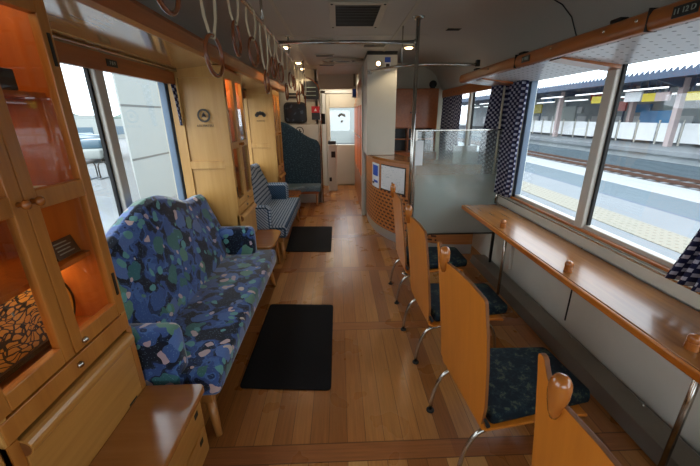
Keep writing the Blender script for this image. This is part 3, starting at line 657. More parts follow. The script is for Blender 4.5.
# ------------------------------------------------------------------ chairs
def chair(loc, rz, label):
    t = thing('counter_chair', label, 'chair', loc, rz, 'plywood chairs along the window counter')
    hw = .215; zt = .872
    # back: thin curved ply, one top corner raised into a horn, in (y, z)
    def arc(c, r, a0, a1, n=5): return [(c[0] + r * math.cos(math.radians(a0 + (a1 - a0) * i / n)), c[1] + r * math.sin(math.radians(a0 + (a1 - a0) * i / n))) for i in range(n + 1)]
    outl = [(-.20, .315), (-.222, .42), (-.228, .60), (-.226, .74), (-.214, .845)] + arc((-.197, .858), .016, 170, 90, 3) + \
           [(-.10, .882), (0.02, .878), (.10, .868), (.135, .862), (.16, .866), (.178, .885), (.19, .912)] + arc((.205, .915), .014, 150, -10, 4) + [(.216, .86), (.212, .70), (.212, .50), (.214, .315)]
    def bx(z): return -.227 - .06 * ((z - .31) / .56) ** 1.1 if z > .31 else -.227
    bm = bmesh.new(); F = []
    zs = sorted(set([.315 + i * .04 for i in range(16)]))
    # strips across the outline
    mb = MB(); q = mb.bm
    vs = [q.verts.new((0, y, z)) for y, z in outl]; f = q.faces.new(vs)
    for z in zs[1:]:
        g = q.verts[:] + q.edges[:] + q.faces[:]
        bmesh.ops.bisect_plane(q, geom=g, plane_co=(0, 0, z), plane_no=(0, 0, 1))
    for v in q.verts: v.co.x = bx(v.co.z)
    bk = obj('backrest', mb, 'wood_chair', t, solid=.013, off=0, bevel=.002)
    bk.data.materials.append(M['wood_edge']); bk.modifiers['solid'].material_offset_rim = 1
    # shell bend and seat ply
    sh = [(-.227, .318), (-.224, .292), (-.205, .278), (-.12, .285), (.05, .300), (.17, .302), (.225, .296)]
    mb = MB(); mb.grid(lambda u, v: (sh[int(round(u * 6))][0], -.2 + .4 * v, sh[int(round(u * 6))][1]), 6, 4)
    obj('seat_shell', mb, 'wood_chair', t, solid=.012, off=0, smooth=False, bevel=.002)
    mb = MB().rbox(-.20, .285, -.207, .207, .304, .357, .022, 4)
    for v in mb.bm.verts:      # round the plan corners at the counter side
        if v.co.x > .15: v.co.y *= 1 - .35 * ((v.co.x - .15) / .135) ** 2
        if v.co.z > .34: v.co.z += .006 * (1 - (v.co.y / .2) ** 2)
    obj('seat_cushion', mb, 'seat_dark', t, smooth=True)
    # turned peg clasping the top edge
    pk = [(.001, .822), (.008, .825), (.014, .843), (.019, .866), (.0225, .89), (.0228, .908), (.021, .922), (.015, .934), (.007, .939), (.001, .94)]
    obj('coat_peg', MB().lathe(pk, (-.295, .135, -.008), 20), 'wood_knob', t, smooth=True)
    for s in (-1, 1):
        y = s * .17
        pts = bez((-.285, y, .004), (-.275, y, .21), (-.205, y, .245), 7) + bez((-.19, y, .25), (-.1, y, .262), (.0, y * .8, .27), 4)
        lg = obj('leg', MB().tube(pts, .0095, 10), 'chrome', t, smooth=True)
        obj('foot_cap', MB().lathe([(.001, 0), (.02, 0), (.02, .006), (.012, .012), (.001, .012)], (-.283, y, 0), 14), 'black', lg)
        pts = bez((.22, y, .004), (.215, y, .2), (.15, y, .255), 7) + bez((.14, y, .26), (.1, y * .9, .27), (.0, y * .8, .27), 3)
        lg = obj('leg', MB().tube(pts, .0095, 10), 'chrome', t, smooth=True)
        obj('foot_cap', MB().lathe([(.001, 0), (.02, 0), (.02, .006), (.012, .012), (.001, .012)], (.218, y, 0), 14), 'black', lg)
    obj('seat_clip', MB().cyl((-.232, -.219, .36), (-.215, -.219, .325), .006, .009, 8), 'black', t)
    return t
ch = chair((.734, 2.568, 0), .0, 'plywood window chair farthest from the camera, in front of the curved counter')
dup(ch, (.728, 1.877, 0), .041, 'plywood window chair, second from the curved counter')
dup(ch, (.746, 1.189, 0), .086, 'plywood window chair with whole back and dark seat in view, third from the curved counter')
dup(ch, (.758, .418, 0), 0, 'plywood window chair closest to the camera, only its peg and back top in view')

# ------------------------------------------------------------------ window counter (right)
t = thing('window_table', 'long narrow wooden counter table under the right windows', 'table', (1.35, 1.45, 0))
TX0, TX1 = 1.158 - 1.35, 1.525 - 1.35
obj('tabletop', MB().box(TX0 + .016, TX1, -2.3, 1.61, .622, .650), 'wood_table', t, bevel=.004)
obj('front_edge', MB().box(TX0, TX0 + .016, -2.3, 1.61, .614, .648), 'wood_chair', t, bevel=.006)
obj('table_rail', MB().box(TX1 - .03, TX1 - .01, -2.3, 1.58, .585, .6215), 'alu', t)
for y in (2.50, .97, -.6): obj('leg', MB().cyl((-.012, y - 1.45, 0), (-.012, y - 1.45, .622), .0125), 'chrome', t, smooth=True)
obj('leg', MB().cyl((.125, 3.0 - 1.45, .076), (.125, 3.0 - 1.45, .622), .0125), 'dark_metal', t, smooth=True)
def peg(y, label):
    t = thing('table_peg', label, 'peg', (1.225, y, .650), 0, 'turned pegs on the window counter')
    obj('peg_base', MB().lathe([(.001, 0), (.021, 0), (.021, .028), (.018, .031), (.001, .031)]), 'wood_knob', t, smooth=False)
    obj('peg_cap', MB().lathe([(.001, .031), (.0205, .031), (.0212, .036), (.0205, .048), (.016, .057), (.008, .061), (.001, .062)]), 'wood_knob', t, smooth=True)
    return t
p = peg(2.36, 'small turned wooden peg on the window table, farthest from the camera')
dup(p, (1.222, 1.60, .650), 0, 'small turned wooden peg in the middle of the window table')
dup(p, (1.252, .96, .650), 0, 'small turned wooden peg on the window table nearest the camera')
# heater duct along the wall
t = thing('heater_duct', 'long dark steel heater duct along the floor under the window counter', 'duct', (1.45, 1.0, 0))
obj('duct_cover', MB().prism([(-.095, 0), (-.072, .076), (.055, .072), (.09, .05), (.09, 0)], -3.1, 2.2, 'Y'), 'duct', t, bevel=.004)
for i in range(6): obj('screw', MB().lathe([(.001, 0), (.007, 0), (.005, .004), (.001, .004)], (.045, -1.4 + i * .55, .0725), 10), 'chrome', t)
tag(obj('wall_heater_panel', MB().box(1.515, 1.549, 2.72, 2.98, .12, .585), 'white_plastic', bevel=.006), 'small white wall panel below the far end of the window counter', 'panel')
tag(obj('pipe_bracket', MB().cyl((1.50, 3.10, .652), (1.50, 3.10, .78), .011).cyl((1.50, 3.16, .60), (1.50, 3.16, .78), .011), 'chrome', smooth=True), 'two short steel pipes at the far end of the window counter', 'pipe')

# ------------------------------------------------------------------ glass screen, pole, counter
t = thing('glass_screen', 'half-frosted glass screen between the window chairs and the curved counter', 'screen', (1.12, 3.13, 0))
obj('glass_panel', MB().box(-.405, .405, -.004, .004, .345, 1.32), 'screen', t)
obj('frame_post', MB().box(-.425, -.405, -.015, .015, 0, 1.335), 'chrome', t, bevel=.003)
obj('frame_rail', MB().box(-.405, .425, -.012, .012, 1.32, 1.335), 'chrome', t, bevel=.003)
obj('frame_post', MB().box(.405, .425, -.012, .012, 0.07, 1.32), 'chrome', t, bevel=.003)
obj('frame_rail', MB().box(-.405, .405, -.010, .010, .33, .345), 'dark_metal', t)
t = thing('grab_pole', 'vertical steel grab pole from floor to ceiling beside the glass screen', 'pole', (.634, 2.95, 0))
obj('pole_tube', MB().cyl((0, 0, .005), (0, 0, 2.165), .0165, seg=20), 'chrome', t, smooth=True)
obj('floor_flange', MB().lathe([(.001, 0), (.045, 0), (.045, .004), (.02, .012), (.001, .012)]), 'chrome', t, smooth=True)
obj('ceiling_flange', MB().lathe([(.001, 2.155), (.03, 2.155), (.05, 2.165), (.05, 2.1695), (.001, 2.1695)]), 'chrome', t, smooth=True)
t = thing('ceiling_crossbar', 'horizontal steel bar crossing under the ceiling from strap rail to grab pole', 'bar', (.09, 2.95, 2.0))
obj('bar_tube', MB().cyl((-.545, 0, 0), (.527, 0, 0), .013), 'chrome', t, smooth=True)
obj('bar_joint', MB().cyl((.515, 0, 0), (.530, 0, 0), .02), 'chrome', t, smooth=True)
t = thing('curved_handrail', 'bent steel handrail from the cream pillar round to the luggage rack', 'handrail', (.62, 3.1, 1.86))
pts = [(-.245, 1.205, .09), (-.24, 1.0, .075), (-.21, .55, .03), (-.15, .16, 0.0)] 
pts = bez((-.235, 1.23, .085), (-.23, .10, -.005), (.03, -.02, -.005), 14) + bez((.06, -.02, -.005), (.35, -.06, -.005), (.56, -.02, -.004), 8)
obj('rail_tube', MB().tube(pts, .011, 10), 'chrome', t, smooth=True)
obj('rail_end', MB().box(-.262, -.21, 1.225, 1.248, .065, .11), 'chrome', t, bevel=.003)
obj('rack_clamp', MB().box(.545, .575, -.035, .0, -.02, .03), 'dark_metal', t, bevel=.003)
obj('rail_hanger', MB().cyl((-.06, .10, .005), (-.06, .10, .308), .006), 'chrome', t, smooth=True)

# curved counter
t = thing('curved_counter', 'curved wooden service counter with slotted front and steel kickplate beside the grab pole', 'counter', (.9, 4.3, 0))
plan = [(.40, 4.95), (.405, 4.70), (.425, 4.50), (.465, 4.25), (.53, 4.05), (.62, 3.86), (.73, 3.69), (.86, 3.55), (1.02, 3.45), (1.20, 3.40), (1.44, 3.385)]
def interp(pl, n):
    # Catmull-Rom resample
    out = []; m = len(pl) - 1
    for i in range(n + 1):
        x = i / n * m; k = min(int(x), m - 1); f = x - k
        p0, p1, p2, p3 = [Vector(pl[max(0, min(m, k + d))]) for d in (-1, 0, 1, 2)]
        out.append(.5 * ((2 * p1) + (p2 - p0) * f + (2*p0 - 5*p1 + 4*p2 - p3) * f*f + (3*p1 - p0 - 3*p2 + p3) * f**3))
    return out
cp = [v - Vector((.9, 4.3)) for v in interp(plan, 48)]
ln = [0]
for a, b in zip(cp, cp[1:]): ln.append(ln[-1] + (b - a).length)
def cpt(u): k = min(int(u * 48 + 1e-6), 48); return cp[k]
mb = MB(); mb.grid(lambda u, v: (cpt(u).x, cpt(u).y, .115 + v * (.945 - .115)), 48, 4, lambda u, v: (ln[min(48, int(u * 48 + 1e-6))], .115 + v * .83))
obj('counter_front', mb, 'lattice', t, solid=.02, off=-1)
nrm = []
for k in range(49):
    d = (cp[min(48, k+1)] - cp[max(0, k-1)]); d.normalize(); nrm.append(Vector((d.y, -d.x)))
if nrm[20].x > 0: nrm = [-v for v in nrm]
obj('kickplate', MB().grid(lambda u, v: (cpt(u).x - nrm[int(u*48+1e-6)].x * .012, cpt(u).y - nrm[int(u*48+1e-6)].y * .012, v * .116), 48, 2), 'kick', t, solid=.006, off=0)
for nm, z0, z1, d0, mt in (('counter_top', .955, .985, .02, 'wood_bench'), ('top_moulding', .925, .955, .012, 'bar_wood')):
    o2 = [(cp[k].x + nrm[k].x * d0, cp[k].y + nrm[k].y * d0) for k in range(49)]
    i2 = [(cp[k].x - nrm[k].x * .33, cp[k].y - nrm[k].y * .33) for k in range(49)]
    mb = MB()
    for k in range(48):
        q = [(o2[k]), (o2[k+1]), (i2[k+1]), (i2[k])]
        A = [mb.bm.verts.new((*p, z0)) for p in q]; B = [mb.bm.verts.new((*p, z1)) for p in q]
        mb.bm.faces.new(A[::-1]); mb.bm.faces.new(B)
        mb.bm.faces.new((A[0], A[1], B[1], B[0])); mb.bm.faces.new((A[2], A[3], B[3], B[2]))
        if k == 0: mb.bm.faces.new((A[3], A[0], B[0], B[3]))
        if k == 47: mb.bm.faces.new((A[1], A[2], B[2], B[1]))
    bmesh.ops.remove_doubles(mb.bm, verts=mb.bm.verts[:], dist=1e-5)
    obj(nm, mb, mt, t)
def on_counter(u0, u1, z0, z1, off):
    def fn(u, v):
        s = u0 + (u1 - u0) * u; k = s * 48; i = min(int(k), 47); f = k - i
        p = cp[i] * (1 - f) + cp[i+1] * f; n = nrm[i]
        return (p.x + n.x * off + .9, p.y + n.y * off + 4.3, z0 + v * (z1 - z0))
    return MB().grid(fn, 8, 2)
t = thing('blue_notice', 'narrow white notice with blue round print on the curved counter', 'notice', (.49, 4.2, .75))
def rel(mb, t):
    for v in mb.bm.verts: v.co -= Vector(t.location)
    return mb
obj('notice_sheet', rel(on_counter(.245, .355, .60, .90, .004), t), 'paper', t, solid=.002, off=1)
obj('notice_print', rel(on_counter(.262, .34, .745, .875, .008), t), 'blue_print', t, solid=.001, off=1)
obj('notice_print', rel(on_counter(.28, .34, .66, .69, .008), t), 'blue_print', t, solid=.001, off=1)
obj('notice_print', rel(on_counter(.255, .285, .635, .66, .008), t), 'emblem_ink', t, solid=.001, off=1)
t = thing('map_notice', 'wide white notice with faint drawing on the curved counter', 'notice', (.65, 3.8, .75))
obj('notice_sheet', rel(on_counter(.385, .60, .62, .90, .006), t), 'notice', t, solid=.002, off=1)
obj('notice_backing', rel(on_counter(.378, .607, .605, .912, .003), t), 'dark_metal', t, solid=.001, off=1)
t = thing('leaning_notice', 'white notice sheet on the counter front seen through the glass screen', 'notice', (1.05, 3.45, .75)); obj('notice_sheet', rel(on_counter(.73, .90, .55, .86, .003), t), 'notice', t, solid=.002, off=1)
tag(obj('small_notice', MB().box(.70, .77, 3.108, 3.112, 1.02, 1.24), 'paper'), 'small upright white paper taped to the top corner of the glass screen', 'notice')
t = thing('bottle', 'small wooden peg on the curved counter top near the cream pillar', 'peg', (.445, 4.62, .985))
obj('peg_base', MB().lathe([(.001, 0), (.021, 0), (.021, .028), (.018, .031), (.001, .031)]), 'wood_knob', t)
obj('peg_cap', MB().lathe([(.001, .031), (.020, .031), (.022, .036), (.022, .046), (.016, .056), (.001, .058)]), 'wood_knob', t, smooth=True)
t.name = 'counter_peg'
tag(obj('leaflet_holder', MB().box(1.18, 1.42, 3.44, 3.446, .99, 1.10).box(1.18, 1.42, 3.44, 3.50, .986, .992).box(1.18, 1.42, 3.494, 3.50, .99, 1.16), 'paper'), 'clear leaflet holder on the counter behind the glass screen', 'holder')
t = thing('coffee_machine', 'small grey machine on the bay cabinet behind the glass screen', 'machine', (1.0, 4.6, .985))

# cream pillar
bpy.data.objects.remove(t)
t = thing('cream_pillar', 'tall cream boxed pillar rising from the curved counter to the ceiling', 'pillar', (.525, 4.50, 0))
obj('pillar_body', MB().box(-.17, .185, -.15, .35, .987, 2.13), 'cream_white', t, bevel=.004)
obj('pillar_cap', MB().box(-.17, .185, -.15, .35, 2.13, 2.168), 'dark_metal', t)
obj('pillar_edge', MB().box(-.176, -.170, .15, .33, .99, 1.85), 'alu', t)
t = thing('round_wall_lamp', 'small round lit lamp near the top of the cream pillar', 'lamp', (.485, 4.348, 2.035))
obj('lamp_rim', MB().lathe([(.001, 0), (.036, 0), (.036, -.008), (.027, -.012), (.001, -.012)], (0, 0, 0), 20, 'Y'), 'dark_metal', t)
obj('lamp_lens', MB().lathe([(.001, -.0125), (.024, -.0125), (.018, -.02), (.001, -.022)], (0, 0, 0), 20, 'Y'), 'lamp', t, smooth=True)
t = thing('blue_sticker_sign', 'small blue and white sign beside the round lamp on the cream pillar', 'sign', (.595, 4.346, 2.03))
obj('sign_plate', MB().box(-.035, .035, 0, .003, -.075, .075), 'paper', t)
obj('sign_band', MB().box(-.034, .034, -.002, 0, .02, .074), 'blue_print', t); obj('sign_mark', MB().box(-.02, .022, -.002, 0, -.045, .005), 'emblem_ink', t)

# bay cabinets behind the counter
t = thing('bay_wall_cabinet', 'brown wooden wall cabinet hanging above the counter bay', 'cabinet', (1.13, 5.2, 0))
obj('cabinet_body', MB().box(-.42, .31, -.10, .095, 1.28, 1.82), 'wood_brown', t, bevel=.004)
for a, b in ((-.41, -.055), (-.045, .30)):
    d = obj('door', MB().box(a, b, -.118, -.1005, 1.29, 1.81), 'wood_orange' if 0 else 'wood_brown', t, bevel=.004)
    obj('knob', MB().lathe([(.001, 0), (.009, -.004), (.012, -.016), (.001, -.02)], ((b - .03 if a < -.1 else a + .03), -.118, 1.5), 12, 'Y'), 'dark_metal', d, smooth=True)
t = thing('bay_base_cabinet', 'dark brown base cabinet with open shelf at the back of the counter bay', 'cabinet', (1.13, 5.15, 0))
obj('cabinet_body', MB().box(-.42, .31, -.15, .145, 0, .95), 'wood_brown', t, bevel=.004)
obj('cabinet_side', MB().box(-.42, -.40, -.02, .145, .95, 1.279).box(-.11, -.09, -.02, .145, .95, 1.279).box(.29, .31, -.02, .145, .95, 1.279), 'wood_brown', t)
obj('back_board', MB().box(-.40, .29, .13, .145, .95, 1.279), 'black_plate', t); obj('shelf', MB().box(-.40, .29, -.02, .13, 1.12, 1.135), 'wood_brown', t)
t = thing('black_speaker', 'round black speaker on top of the brown bay cabinet', 'speaker', (1.36, 5.16, 1.821))
obj('speaker_body', MB().lathe([(.001, .04), (.04, .035), (.052, .0), (.05, -.03), (.001, -.032)], (0, 0, .055), 20, 'Y'), 'black', t, smooth=True)
obj('speaker_foot', MB().box(-.03, .03, -.02, .03, 0, .012), 'black', t)

# corridor cabinet wall
t = thing('corridor_cabinet', 'tall orange-lit wooden cabinet along the corridor beyond the cream pillar', 'cabinet', (.365, 5.45, 0))
obj('cabinet_body', MB().box(-.005, .02, -.38, 1.95, 0, 2.0).box(-.02, -.0051, -.38, 1.95, 0, .45), 'wood_brown', t)
for a, b in ((-.36, .02), (.03, .41), (.42, .90), (.91, 1.40), (1.41, 1.92)):
    d = obj('door', MB().box(-.025, -.0052, a, a + .05, .46, 1.7).box(-.025, -.0052, b - .05, b, .46, 1.7).box(-.025, -.0052, a + .05, b - .05, .46, .56).box(-.025, -.0052, a + .05, b - .05, 1.62, 1.7), 'wood_brown', t, bevel=.003)
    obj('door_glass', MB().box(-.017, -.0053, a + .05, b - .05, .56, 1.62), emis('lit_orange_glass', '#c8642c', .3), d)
    obj('knob', MB().lathe([(.001, 0), (.012, -.004), (.014, -.016), (.001, -.022)], (-.025, b - .02, 1.15), 12, 'X'), 'cream_white', d, smooth=True)
tag(obj('corridor_jamb', MB().box(.335, .384, 4.99, 5.05, 0, 2.1), 'alu', bevel=.004), 'grey metal door jamb beside the cream pillar', 'jamb')

# ------------------------------------------------------------------ end of car
t = thing('partition_window', 'dark rounded window in the cream partition above the corner seat', 'window', (-.70, 5.89, 1.52))
def rr(w, h, r, n=5): return [(sx * (w - r) + r * math.cos(math.radians(a0 + 90 * i / n)), sz * (h - r) + r * math.sin(math.radians(a0 + 90 * i / n))) for sx, sz, a0 in ((1, 1, 0), (-1, 1, 90), (-1, -1, 180), (1, -1, 270)) for i in range(n + 1)]
obj('window_rubber', MB().prism(rr(.185, .165, .07), -.012, .009, 'Y'), 'black', t); obj('window_face', MB().prism(rr(.155, .135, .05), -.016, -.0121, 'Y'), 'darkwin', t)
t = thing('partition_board', 'tall white board on the partition behind the corner seat', 'panel', (-.6, 5.885, 0))
obj('board', MB().box(-.31, .27, -.008, .014, .3, 1.335), 'white_plastic', t, bevel=.003)
mb = MB().lathe([(.055, -.001), (.055, .001), (.065, .001), (.065, -.001)], (0, 0, 0), 24, 'Y')
mb = MB()
for k in range(24):
    a, b = 2*PI*k/24, 2*PI*(k+1)/24; mb.bm.faces.new([mb.bm.verts.new((r * math.cos(w), 0, r * math.sin(w))) for r, w in ((.055, a), (.068, a), (.068, b), (.055, b))])
for x, z, w, h_ in ((0, 0, .012, .03), (-.02, -.01, .01, .012), (.02, -.01, .01, .012)): mb.box(x - w, x + w, -.0005, .0005, z - h_, z + h_)
o = obj('board_emblem', mb, 'emblem_ink', t, solid=.001); o.location = (-.045, -.010, 1.235)
t = thing('red_poster', 'red and dark poster on the partition beside the rounded window', 'poster', (-.365, 5.895, 1.52))
obj('poster_sheet', MB().box(-.07, .065, -.002, .002, -.11, .10), 'black_plate', t)
obj('poster_header', MB().box(-.07, .065, -.004, -.002, .0, .10), 'red_sign', t)
mb = MB(); q = [mb.bm.verts.new(v) for v in ((-.025, -.0045, .025), (.02, -.0045, .025), (-.002, -.0045, .07))]; mb.bm.faces.new(q); obj('poster_mark', mb, 'paper', t)
t = thing('destination_board', 'black notice board high on the partition', 'board', (-.5, 5.89, 1.83))
obj('board_face', MB().box(-.05, .19, -.004, .006, -.10, .17), 'black_plate', t)
for k in range(3): obj('board_line', MB().box(-.03, .15, -.006, -.004, -.05 + k * .06, -.04 + k * .06), 'plate_text', t)
for i, (a, b, z) in enumerate(((-.82, -.66, 1.76), (-.80, -.60, 1.81))):
    tag(obj('name_plate', MB().box(a, b, 5.893, 5.899, z - .015, z + .015), 'black_plate'), ('lower' if i == 0 else 'upper') + ' small black name plate above the rounded partition window', 'plate', 'name plates on the partition')
t = thing('fare_machine', 'cream fare machine on a stand beside the end door', 'machine', (-.12, 7.0, 0))
obj('machine_body', MB().box(-.10, .08, -.12, .12, 0, .93), 'cream_white', t, bevel=.012)
obj('machine_head', MB().rbox(-.09, .07, -.10, .10, .931, 1.0, .015), 'dark_metal', t)
obj('coin_slot', MB().box(-.03, .05, -.13, -.1205, .68, .80), 'black', t, bevel=.004); obj('coin_slot', MB().box(-.08, -.03, -.13, -.1205, .2, .28), 'black', t)
t = thing('ticket_monitor', 'small black monitor on the post beside the end door', 'monitor', (-.26, 6.38, 1.42)); obj('monitor_case', MB().box(-.06, .03, -.02, .02, -.09, .09), 'black', t, bevel=.005); obj('monitor_arm', MB().box(-.08, -.05, -.18, .02, -.01, .01), 'dark_metal', t)
t = thing('corridor_display', 'small blue-white display hanging from the ceiling at the corridor end', 'display', (.30, 6.5, 1.86)); obj('display_case', MB().box(-.035, .04, -.03, .03, -.09, .10), 'alu', t, bevel=.004); obj('display_face', MB().box(-.03, .03, -.033, -.0305, -.07, .06), 'blue_print', t); obj('display_hanger', MB().cyl((0, 0, .10), (0, 0, .305), .01), 'dark_metal', t)

# ------------------------------------------------------------------ strap rail and straps
t = thing('strap_rail', 'long steel ceiling rail carrying the hand straps, bending down to a floor pole', 'rail', (-.455, 2.5, 2.0))
pts = [(0, -4.2, 0), (0, 0, 0), (0, 2.75, 0)] + bez((.0, 2.85, 0), (.12, 3.26, 0), (.155, 3.345, -.12), 8) + [(.165, 3.35, -.4), (.165, 3.35, -1.995)]
obj('rail_tube', MB().tube(pts, .012, 12), 'chrome', t, smooth=True)
for y in (-1.0, 1.35, 2.40, 3.6, 5.0): obj('rail_hanger', MB().cyl((0, y - 2.5, 0.0), (0, y - 2.5, .168), .009).lathe([(.001, .16), (.028, .165), (.028, .1695), (.001, .1695)], (0, y - 2.5, 0), 14), 'chrome', t, smooth=True)
def strap(y, long_, label, tw):
    t = thing('hand_strap', label, 'strap', (-.455, y, 2.0), tw, 'hand straps on the ceiling rail')
    zr = (-.262 if long_ else -.14)
    mb = MB()
    w = .0095
    for s in (-1, 1):
        pts = [(s * .004, s * .014, .012), (s * .012, s * .026, -.01), (s * .016, s * .026, zr * .45), (s * .012, s * .018, zr * .8), (s * .003, s * .006, zr - .012)]
        def fn(u, v, pts=pts):
            x = u * 4; k = min(int(x), 3); f = x - k; p = Vector(pts[k]) * (1 - f) + Vector(pts[k+1]) * f
            return (p.x + (v - .5) * w, p.y, p.z)
        mb.grid(fn, 12, 1)
    mb.grid(lambda u, v: ((v - .5) * w, .016 * math.cos(PI * u), .010 + .010 * math.sin(PI * u)), 6, 1)
    obj('belt', mb, 'strap', t, solid=.004, off=0)
    n = 28; rr = .068
    mb = MB().tube([(.0 + 0 * k, rr * math.sin(2*PI*k/n), zr - rr + .0 + rr * math.cos(2*PI*k/n)) for k in range(n)], .0075, 8, closed=True)
    obj('ring', mb, 'ring', t, smooth=True)
    return t
ords = ['closest to', 'second from', 'third from', 'fourth from', 'fifth from', 'sixth from', 'seventh from', 'eighth from', 'ninth from', 'tenth from', 'eleventh from', 'twelfth from', 'thirteenth from', 'fourteenth from', 'fifteenth from']
ys = [1.08, 1.413, 1.755, 2.08, 2.388, 2.687, 3.0, 3.283, 3.6, 3.9, 4.2, 4.5, 4.8, 5.1]
short = long0 = None
for i, y in enumerate(ys):
    lg = i % 3 == 1; tw = random.uniform(-.15, .15)
    lb = ('low-hanging' if lg else 'short') + ' brown-ringed hand strap, ' + ords[i] + ' the camera on the ceiling rail'
    src = long0 if lg else short
    if src is None:
        src = strap(y, lg, lb, tw)
        if lg: long0 = src
        else: short = src
    else: dup(src, (-.455, y, 2.0), tw, lb)

# ------------------------------------------------------------------ luggage rack (right)
t = thing('luggage_rack', 'overhead luggage rack with orange wooden rail and perforated white underside', 'rack', (1.18, 1.2, 1.78))
Y1, Y0 = 2.25, -3.2
rp = [(-.012, -.036), (.012, -.04), (.03, -.02), (.03, .02), (.012, .038), (-.008, .034), (-.02, .012), (-.022, -.015)]
fr = obj('front_rail', MB().prism(rp, Y0, Y1, 'Y'), 'wood_rack', t, bevel=.006); smooth_angle(fr, 50)
obj('rack_panel', MB().prism([(.03, -.036), (.03, -.024), (.366, -.062), (.366, -.076)], Y0, Y1 - .02, 'Y'), 'perf', t)
for y in (2.02, .60, -.3):  # broad brown tapered bands laid across the rack underside
    rack_band = obj('rack_brown_band', MB().prism([(.02, -.045), (.366, -.096), (.366, -.076), (.03, -.036)], y - 1.2 - .055, y - 1.2 + .055, 'Y'), 'wood_rack', t)
rack_band = obj('rack_brown_band', MB().prism([(.02, -.045), (.366, -.096), (.366, -.076), (.03, -.036)], 3.09 - 1.2 - .08, 3.09 - 1.2 + .05, 'Y'), 'wood_rack', t)
for y in (2.39, 1.40): obj('rail_joint', MB().box(-.024, .02, y - 1.2 - .002, y - 1.2 + .002, -.04, .039), 'black', t)
for y in (3.12, 2.36, 2.34 - .75, 1.2): obj('rack_catch', MB().rbox(-.005, .035, y - 1.2 - .03, y - 1.2 + .03, .034, .05, .004, 1), 'black', t)
for y in (2.8, 2.0, 1.62, 1.45): obj('rail_screw', MB().lathe([(.001, 0), (.007, 0), (.005, -.004), (.001, -.005)], (-.0215, y - 1.2, .008), 12, 'X'), 'chrome', t)
def seat_plate(y, s, label, x=1.18 - .024, z=1.775):
    t = thing('seat_number_plate', label, 'plate', (x, y, z)); obj('plate', MB().box(-.003, .002, -.045, .045, -.018, .018), 'black_plate', t, bevel=.001)
    return t
a = seat_plate(2.25, '10 D', 'small black seat number plate on the luggage rack rail above the second chair'); text('plate_lettering', '9 10 D', .024, 'plate_text', a, (-.0045, 0, 0), (PI/2, 0, -PI/2))
a = seat_plate(1.25, '11 D', 'small black seat number plate on the luggage rack rail nearest the camera'); text('plate_lettering', '11 12 D', .024, 'plate_text', a, (-.0045, 0, 0), (PI/2, 0, -PI/2))
a = seat_plate(2.05, '', 'small black seat number plate on the wooden pelmet over the floral sofa', -1.213, 1.735); text('plate_lettering', '7 8 9', .024, 'plate_text', a, (.0035, 0, 0), (PI/2, 0, PI/2))

# ------------------------------------------------------------------ curtains
def curtain(name, y0t, y1t, y0b, y1b, x, zb, zt, label, waist=None, amp=.026, folds=6):
    Wd = max(y1t - y0t, y1b - y0b) * 1.6
    def fn(u, v):
        z = zb + v * (zt - zb)
        f = (1 - v)
        a = y0b * f + y0t * v; b = y1b * f + y1t * v
        if waist:
            k = math.exp(-((z - waist[0]) / .16) ** 2); c, w = waist[1], waist[2]
            a = a * (1 - k) + (c - w) * k; b = b * (1 - k) + (c + w) * k
        return (x + amp * math.sin(u * folds * 2 * PI) + .004 * math.sin(z * 9), a + (b - a) * u, z)
    mb = MB().grid(fn, folds * 10, 24, lambda u, v: (u * Wd, v * (zt - zb)))
    o = obj(name, mb, 'curtain', smooth=True, solid=.003, off=0); return tag(o, label, 'curtain', 'navy check curtains')
curtain('curtain', 3.12, 3.42, 3.20, 3.62, 1.49, .76, 1.735, 'navy check curtain gathered at the near edge of the window by the counter bay')
curtain('curtain', 2.84, 3.06, 2.86, 3.10, 1.49, .76, 1.73, 'navy check curtain gathered at the far edge of the large right window')
curtain('curtain', 4.28, 5.02, 4.28, 5.02, 1.485, .80, 1.745, 'navy check curtain drawn across the counter bay window', amp=.015, folds=8)
curtain('curtain', .86, 1.04, .97, 1.33, 1.485, .75, 1.73, 'navy check curtain whose hem shows at the near edge of the large right window')
curtain('curtain', 2.70, 2.78, 2.76, 2.785, -1.215, 1.40, 1.69, 'navy check curtain tucked beside the cabinet with the round emblem', amp=.008, folds=2)
curtain('curtain', 3.40, 3.62, 3.40, 3.52, -1.215, .90, 1.69, 'navy check curtain behind the checked sofa', amp=.012, folds=3)
for i, (y, w, lb) in enumerate(((3.11, .012, 'pale'),)):
    tag(obj('curtain_tieback_pole', MB().cyl((1.46, 3.135, .77), (1.46, 3.135, 1.69), .009), 'cream', smooth=True), 'pale slim pole between the two gathered right curtains', 'pole')

